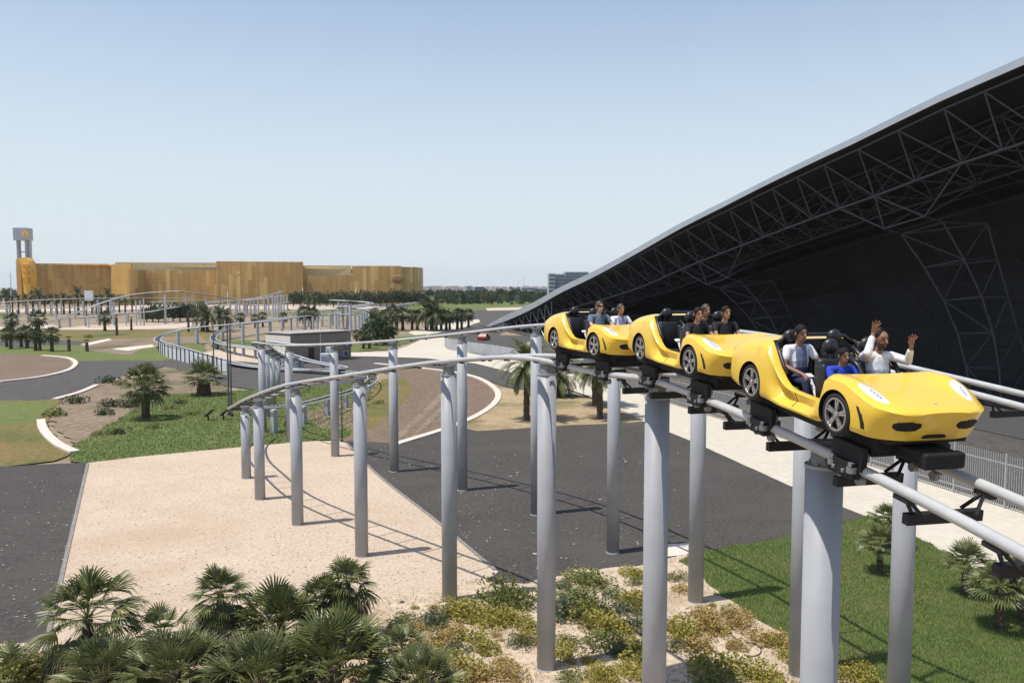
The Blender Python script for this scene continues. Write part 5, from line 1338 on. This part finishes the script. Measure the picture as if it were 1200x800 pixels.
# hanging dips with lattice legs
def near_px(px):
    best = min(range(NE), key=lambda i: abs(600+940*Bc[i].x/max(Bc[i].y,1)-px)); return best
for px in (718, 845, 1092):
    i = near_px(px); j = min(NE-2, i); tip = Bc[j]+NI*1.2-UP*dep(j)*.75
    m = MB(); r_ = .085
    tip2 = tip+(E[max(0,j-2)]-E[j])*.5
    for a, b in ((Bc[j-1], tip), (Bc[j+1], tip), (B2[j], tip), (B2[j-1], tip2), (Bc[j-2], tip2), (Bc[j-1], tip2), (tip, tip2)): m.tube([a, b], r_, 6)
    # legs
    q = (E[j]-E[j-1]).normalized(); q.z = 0; q.normalize()
    A0, A1 = tip+NI*2-UP*.5, tip2+NI*2-UP*.5; H = A0.z
    ft0 = Vector((A0.x, A0.y, 0))+NI*6+q*1.5; ft1 = Vector((A0.x, A0.y, 0))+NI*6-q*2.; A2, ft2 = A0+NI*5, Vector((A0.x, A0.y, 0))+NI*12
    L0 = [A0.lerp(ft0, t)+NI*(1.8*math.sin(t*3.14)) for t in (0,.2,.4,.6,.8,1.)]; L1 = [A1.lerp(ft1, t)+NI*(1.8*math.sin(t*3.14)) for t in (0,.2,.4,.6,.8,1.)]; L2 = [A2.lerp(ft2, t) for t in (0,.2,.4,.6,.8,1.)]
    m.tube([tip, A0], r_, 6); m.tube([tip2, A1], r_, 6)
    for Lx in (L0, L1, L2): m.tube(Lx, .10, 6)
    for k in range(6):
        m.tube([L0[k], L1[k]], .06, 5); m.tube([L0[k], L2[k]], .06, 5); m.tube([L1[k], L2[k]], .06, 5)
        if k < 5: m.tube([L0[k], L1[k+1]] if k % 2 else [L1[k], L0[k+1]], .06, 5); m.tube([L0[k+1], L2[k]], .06, 5)
    m.build('lattice_leg', M_tr, root, off=OC)
# pale end wall at the low tip
ti = min(range(NE), key=lambda i: abs(E[i].z-3.8))
m = MB(); a = E[1]; b = E[ti]; pl = [Vector((a.x, a.y, -.2)), a+NI*.4-UP*.9, b+NI*.4-UP*1.2, Vector((b.x, b.y, -.2))+NI*.4]
m.v += pl+[p+NI*1.2 for p in pl]; m.face((0,3,2,1)); m.face((4,5,6,7)); 
for j in range(4): m.face((j, (j+1) % 4, 4+(j+1) % 4, 4+j))
m.build('end_wall', simple('pale_concrete', (.40,.41,.43), .8, noise=.1, scale=.4), root, clean=True, off=OC)
# dark paving under the roof
pts = [(Vector((e.x, e.y, 0))-NI*1) for e in E[::4]]; pts2 = [(Vector((e.x, e.y, 0))+NI*34) for e in E[::4]][::-1]
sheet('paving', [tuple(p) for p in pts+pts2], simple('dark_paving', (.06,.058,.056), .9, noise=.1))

# ================================================================== FENCE, WALL, HUT, LAMPS
M_fen = simple('fence_grey', (.36,.36,.35), .55, .2)
fa, fb = G(655,433.2), G(1330,647); L_ = (fb-fa).length; d = (fb-fa)/L_; n_bay = 24
root = thing('picket_fence', 'long grey metal picket fence beside the beige path', 'fence', fa); ang = math.atan2(d.y, d.x); rot = Matrix.Rotation(ang, 3, 'Z')
for b in range(n_bay):
    p0 = d*L_*b/n_bay; p1 = d*L_*(b+1)/n_bay; bl = L_/n_bay; m = MB(); k = int(bl/.135)
    for q in range(k):
        p = p0.lerp(p1, (q+.5)/k); m.box(p+Vector((0,0,1.42)), (.032,.032,2.75), rot)
    for z in (.55, 2.35): m.box((p0+p1)/2+Vector((0,0,z)), (bl,.05,.06), rot)
    m.box(p0+Vector((0,0,1.4)), (.09,.09,2.9), rot); m.build('fence_panel', M_fen, root)
wl = [G(521,407), G(528,411), G(548,414), G(580,419), G(612,425.5), G(655,433)]
root = thing('retaining_wall', 'low grey concrete wall curving beside the beige path', 'wall', wl[0]); m = MB(); rows = []
for i, p in enumerate(catmull(wl, 2.)):
    rows.append([p-wl[0], p-wl[0]+UP*1.9, p-wl[0]+UP*1.9+Vector((.1,.35,0)), p-wl[0]+Vector((.1,.35,0))])
m.grid(rows, closed=True); m.face((0,1,2,3)); k = len(m.v); m.face((k-1,k-2,k-3,k-4)); m.build('wall', simple('wall_concrete', (.36,.37,.39), .85, noise=.08, scale=.5), root)
# hut
hc0 = G(341.5,427); W = 11.; Hh = P(341,391,hc0.y).z; HA = .9
root = thing('utility_hut', 'flat-roofed brown utility hut with a pale end wall and air units', 'hut', hc0, HA)
M_hut = ground_mat('hut_render', [(.32,.26,.20),(.28,.225,.175),(.36,.30,.24)], .4, 3., bump=.1, bs=8); M_hutl = simple('hut_pale', (.78,.71,.60), .85, noise=.06)
m = MB(); m.box((W/2,3.,Hh/2-.1), (W,6.,Hh-.2)); m.build('wall', M_hut, root)
m = MB(); m.box((-.06,3.,Hh/2-.15), (.1,5.9,Hh-.3)); m.build('end_wall', M_hutl, root)
m = MB(); m.box((W/2,3.,Hh-.02), (W+.4,6.4,.16), bev=.02); m.build('roof_slab', simple('roof_slab', (.34,.31,.28), .8), root)
m = MB(); m.box((W*.32,-.03,1.1), (1.0,.06,2.2)); m.build('door', simple('hut_door', (.05,.04,.035), .6), root)
for x, z in ((W*.86,1.0),(W*.93,2.4)):
    m = MB(); m.box((x,-.36,z), (1.0,.6,.9), bev=.03); a_ = m.build('air_unit', M_tow, root); m = MB(); m.lathe([(.0,-.02),(.33,-.02),(.33,.0)], (x,-.67,z), 'y', 14); m.build('fan_grille', M_towd, a_)
for px, pb, w_, h_, lb in ((381,430,1.2,1.9,'grey box cabinet standing before the brown hut'),(386,428,.8,2.6,'tall pale cabinet by the right corner of the brown hut'),(349,433,1.6,1.6,'pale concrete block by the low track before the hut'),(337,430,1.5,2.0,'white block cabinet left of the hut by the low track')):
    g = G(px, pb); t = thing('equipment_cabinet', lb, 'cabinet', g); m = MB(); m.box((0,0,h_/2), (w_,.8,h_), bev=.04); m.build('cabinet_body', M_panel, t); m = MB(); m.box((0,-.41,h_*.52), (w_*.7,.03,h_*.6)); m.build('cabinet_door', M_tow, t)
# sphere-like dark round bush/sign behind receding columns
# light poles
def pole(px, pb, pt, r_, label, lamp=True, mat=None, group=None):
    g = G(px, pb); h = P(px, pt, g.y).z; t = thing('light_pole', label, 'light pole', g, group=group)
    m = MB(); m.lathe([(r_*1.8,0),(r_*1.8,.25),(r_,.3),(r_*.75,h)], seg=10); m.build('pole', mat or M_tie, t, True)
    if lamp: m = MB(); m.box((.0,-.2,h+.05), (.28,.6,.10), bev=.03); m.build('lamp_head', mat or M_tie, t)
pole(251,443,378,.09,'thin dark lamp pole by the white barrier wall', False); pole(268.5,487.5,381,.085,'left one of the twin thin dark poles on the left lawn', False); pole(271.5,489,380,.085,'right one of the twin thin dark poles on the left lawn', False); pole(375.5,424,377,.08,'slim grey pole in front of the brown hut', False, M_col)
pole(401,520,453,.05,'short dark post with a drooping hose beside the low track', False)
pale = simple('lamp_pale', (.6,.6,.58), .6)
pole(478.5,357,339,.14,'street lamp by the road gantry before the palm row', True, pale, 'distant street lamps'); 
for px, pb, pt in ((355,357,336),(417,357,337),(267,357,341),(545,352,338),(595,350,334)): pole(px, pb, pt, .14, 'distant pale street lamp on the road before the golden building', True, pale, 'distant street lamps')
for px, py, lb in ((244,494,'left floodlight on a short stand on the left lawn'),(262,493,'right floodlight on a short stand on the left lawn')):
    t = thing('floodlight', lb, 'floodlight', G(px, py)); m = MB(); m.tube([(0,0,-.05),(0,0,.55)], .06, 8); m.box((0,0,.02),(.3,.3,.04)); m.build('stand', M_tie, t)
    m = MB(); m.box((.1,0,.72), (.85,.45,.14), Matrix.Rotation(-.7, 3, 'Y'), bev=.03); m.build('lamp_housing', M_tie, t); m = MB(); m.box((.05,0,.79), (.7,.36,.02), Matrix.Rotation(-.7, 3, 'Y')); m.build('lamp_glass', M_tow, t)
# billboard
g = G(105,371); t = thing('billboard', 'plain white billboard beside the level distant track', 'billboard', g); z0 = P(105,352,g.y).z; z1 = P(105,340.5,g.y).z; wb = 10*g.y/940
m = MB(); m.box((0,0,(z0+z1)/2), (wb,.3,z1-z0)); m.build('board', simple('board_white', (.75,.76,.77), .6), t)
for sg in (-1, 1): m = MB(); m.box((sg*wb*.35,.2,z0/2), (.25,.25,z0)); m.build('leg', M_tie, t)
# road gantry
t = thing('road_gantry', 'white arched road gantry near the golden building end', 'gantry', G(478,358)); g2 = G(504,357); w_ = g2.x-G(478,358).x; h_ = P(480,343.5,G(478,358).y).z
m = MB(); m.tube([(0,0,0),(0,0,h_*.8),(w_*.08,0,h_),(w_*.92,0,h_),(w_,0,h_*.85)], .22, 6); m.build('arch', pale, t); m = MB(); m.box((w_*.6,0,h_-1.1), (w_*.5,.2,1.3)); m.build('sign_board', simple('sign_blue', (.10,.14,.18), .6), t)
# red car
t = thing('parked_car', 'small red car parked by the low tip of the dark roof', 'car', G(567,399), 1.35); CS = 1.0
M_red = simple('red_paint', (.30,.03,.035), .35, coat=.5); M_glass = simple('dark_glass', (.02,.025,.03), .1)
m = MB(); prof = [(-2.1,.35),(-2.1,.85),(-1.4,.95),(-.9,1.42),(.5,1.45),(1.1,1.0),(2.0,.85),(2.15,.6),(2.15,.35)]
rows = [[Vector((x, s_*.85*(1 if z < 1 else .85), z)) for x, z in prof] for s_ in (-1,1)]; n = len(prof); m.v += rows[0]+rows[1]; m.face(tuple(range(n))); m.face(tuple(range(n,2*n))[::-1])
for j in range(n): m.face((j, n+j, n+(j+1) % n, (j+1) % n))
m.build('body', M_red, t, clean=True)
for s_ in (-1,1): m = MB(); m.quad((-1.0,s_*.80,1.0),(.95,s_*.80,1.0),(.45,s_*.74,1.36),(-.75,s_*.74,1.36)); m.build('side_window', M_glass, t)
for x in (-1.35,1.35):
    for s_ in (-1,1): m = MB(); m.lathe([(.05,-.1),(.33,-.1),(.33,.1),(.05,.1)], (x, s_*.8, .33), 'y', 14); m.build('wheel', M_tyre, t)
# --- skyline
M_off = simple('office_white', (.55,.57,.60), .6, noise=.05); M_ogl = simple('office_glass', (.10,.14,.19), .2)
def block(name, label, px0, px1, yt, Y, dep_, mat, bands=0, group=None, vert=False):
    a = P(px0, yt, Y); b = P(px1, yt, Y); t = thing(name, label, 'building', ((a.x+b.x)/2, Y, 0), group=group); w_ = b.x-a.x; h = a.z
    m = MB(); m.box((0,dep_/2,h/2), (w_,dep_,h)); m.build('wall', mat, t)
    for k in range(bands):
        z = h*(1-(k+.6)/(bands+1.)*.95); m = MB(); m.box((0,-.15,z), (w_*.94,.3,h/(bands+1)*.5)); m.build('window_band', M_ogl, t)
    return t
block('office_block', 'white office block with dark glass bands behind the roof edge', 643, 651, 320, 620, 25, M_off, 6); t = block('office_block', 'taller glass office block right beside the white one', 651.5, 662, 321, 628, 25, simple('office_grey', (.30,.33,.37), .5), 6); block('office_block', 'widest glass office block behind the sweeping roof', 662.5, 690, 318.5, 640, 30, simple('office_blue', (.26,.32,.37), .4), 8)
block('office_block', 'dark cube building on the horizon', 556, 567, 336, 700, 16, simple('cube_dark', (.045,.045,.06), .5), 2)
block('office_block', 'low pale grey building on the horizon left of the office blocks', 611, 628, 336.2, 900, 40, M_off, 2); block('office_block', 'long low building in front of the office blocks', 628, 646, 338, 950, 40, simple('bldg_g', (.36,.40,.42), .6), 2); block('office_block', 'small grey block on the horizon left of the dark cube', 547, 552, 334.8, 1100, 30, simple('bldg_h', (.40,.40,.42), .7), 2)
M_city = [simple('city_a', (.50,.46,.40), .8, noise=.05), simple('city_b', (.44,.42,.40), .8), simple('city_c', (.54,.52,.49), .8)]
x = 496
while x < 645:
    w_ = rnd.uniform(3, 8); me = MB(); Y = rnd.uniform(1500, 1900); a = P(x, rnd.uniform(334.6, 336.2), Y); b = P(x+w_, 336, Y)
    me.box((0,15,a.z/2), (b.x-a.x,30,a.z)); o = me.build('distant_building', rnd.choice(M_city), None, loc=((a.x+b.x)/2, Y, 0)); tag(o, 'tiny pale building in the far city line on the horizon', 'building', 'far city line'); x += w_+rnd.uniform(-.5, 2)
def mast(px, pt, Y, label):
    b = P(px, pt, Y); t = thing('radio_mast', label, 'mast', (b.x, Y, 0)); m = MB(); m.tube([(0,0,0),(0,0,b.z)], [.5,.15], 5); m.build('pole', pale, t); m = MB(); m.box((0,0,b.z*.85), (2.,.4,.4)); m.build('cross_arm', pale, t)
mast(614, 323, 900, 'tall thin radio mast on the horizon'); mast(607, 328, 950, 'shorter mast with a dish left of the tall radio mast'); mast(12, 318, 600, 'thin mast at the far left of the golden building')
# ================================================================== AIR
hz = MB(); hz.box((0, 3380, 60), (14200, 7420, 122))
hm_ = bpy.data.materials.new('haze'); hm_.use_nodes = True; hn = hm_.node_tree; hn.nodes.remove(hn.nodes['Principled BSDF'])
pv = hn.nodes.new('ShaderNodeVolumePrincipled'); pv.inputs['Color'].default_value = (.95,.98,1,1); pv.inputs['Density'].default_value = .00007; pv.inputs['Anisotropy'].default_value = .2
hn.links.new(pv.outputs[0], hn.nodes['Material Output'].inputs['Volume'])
tag(hz.build('haze', hm_), kind='stuff')
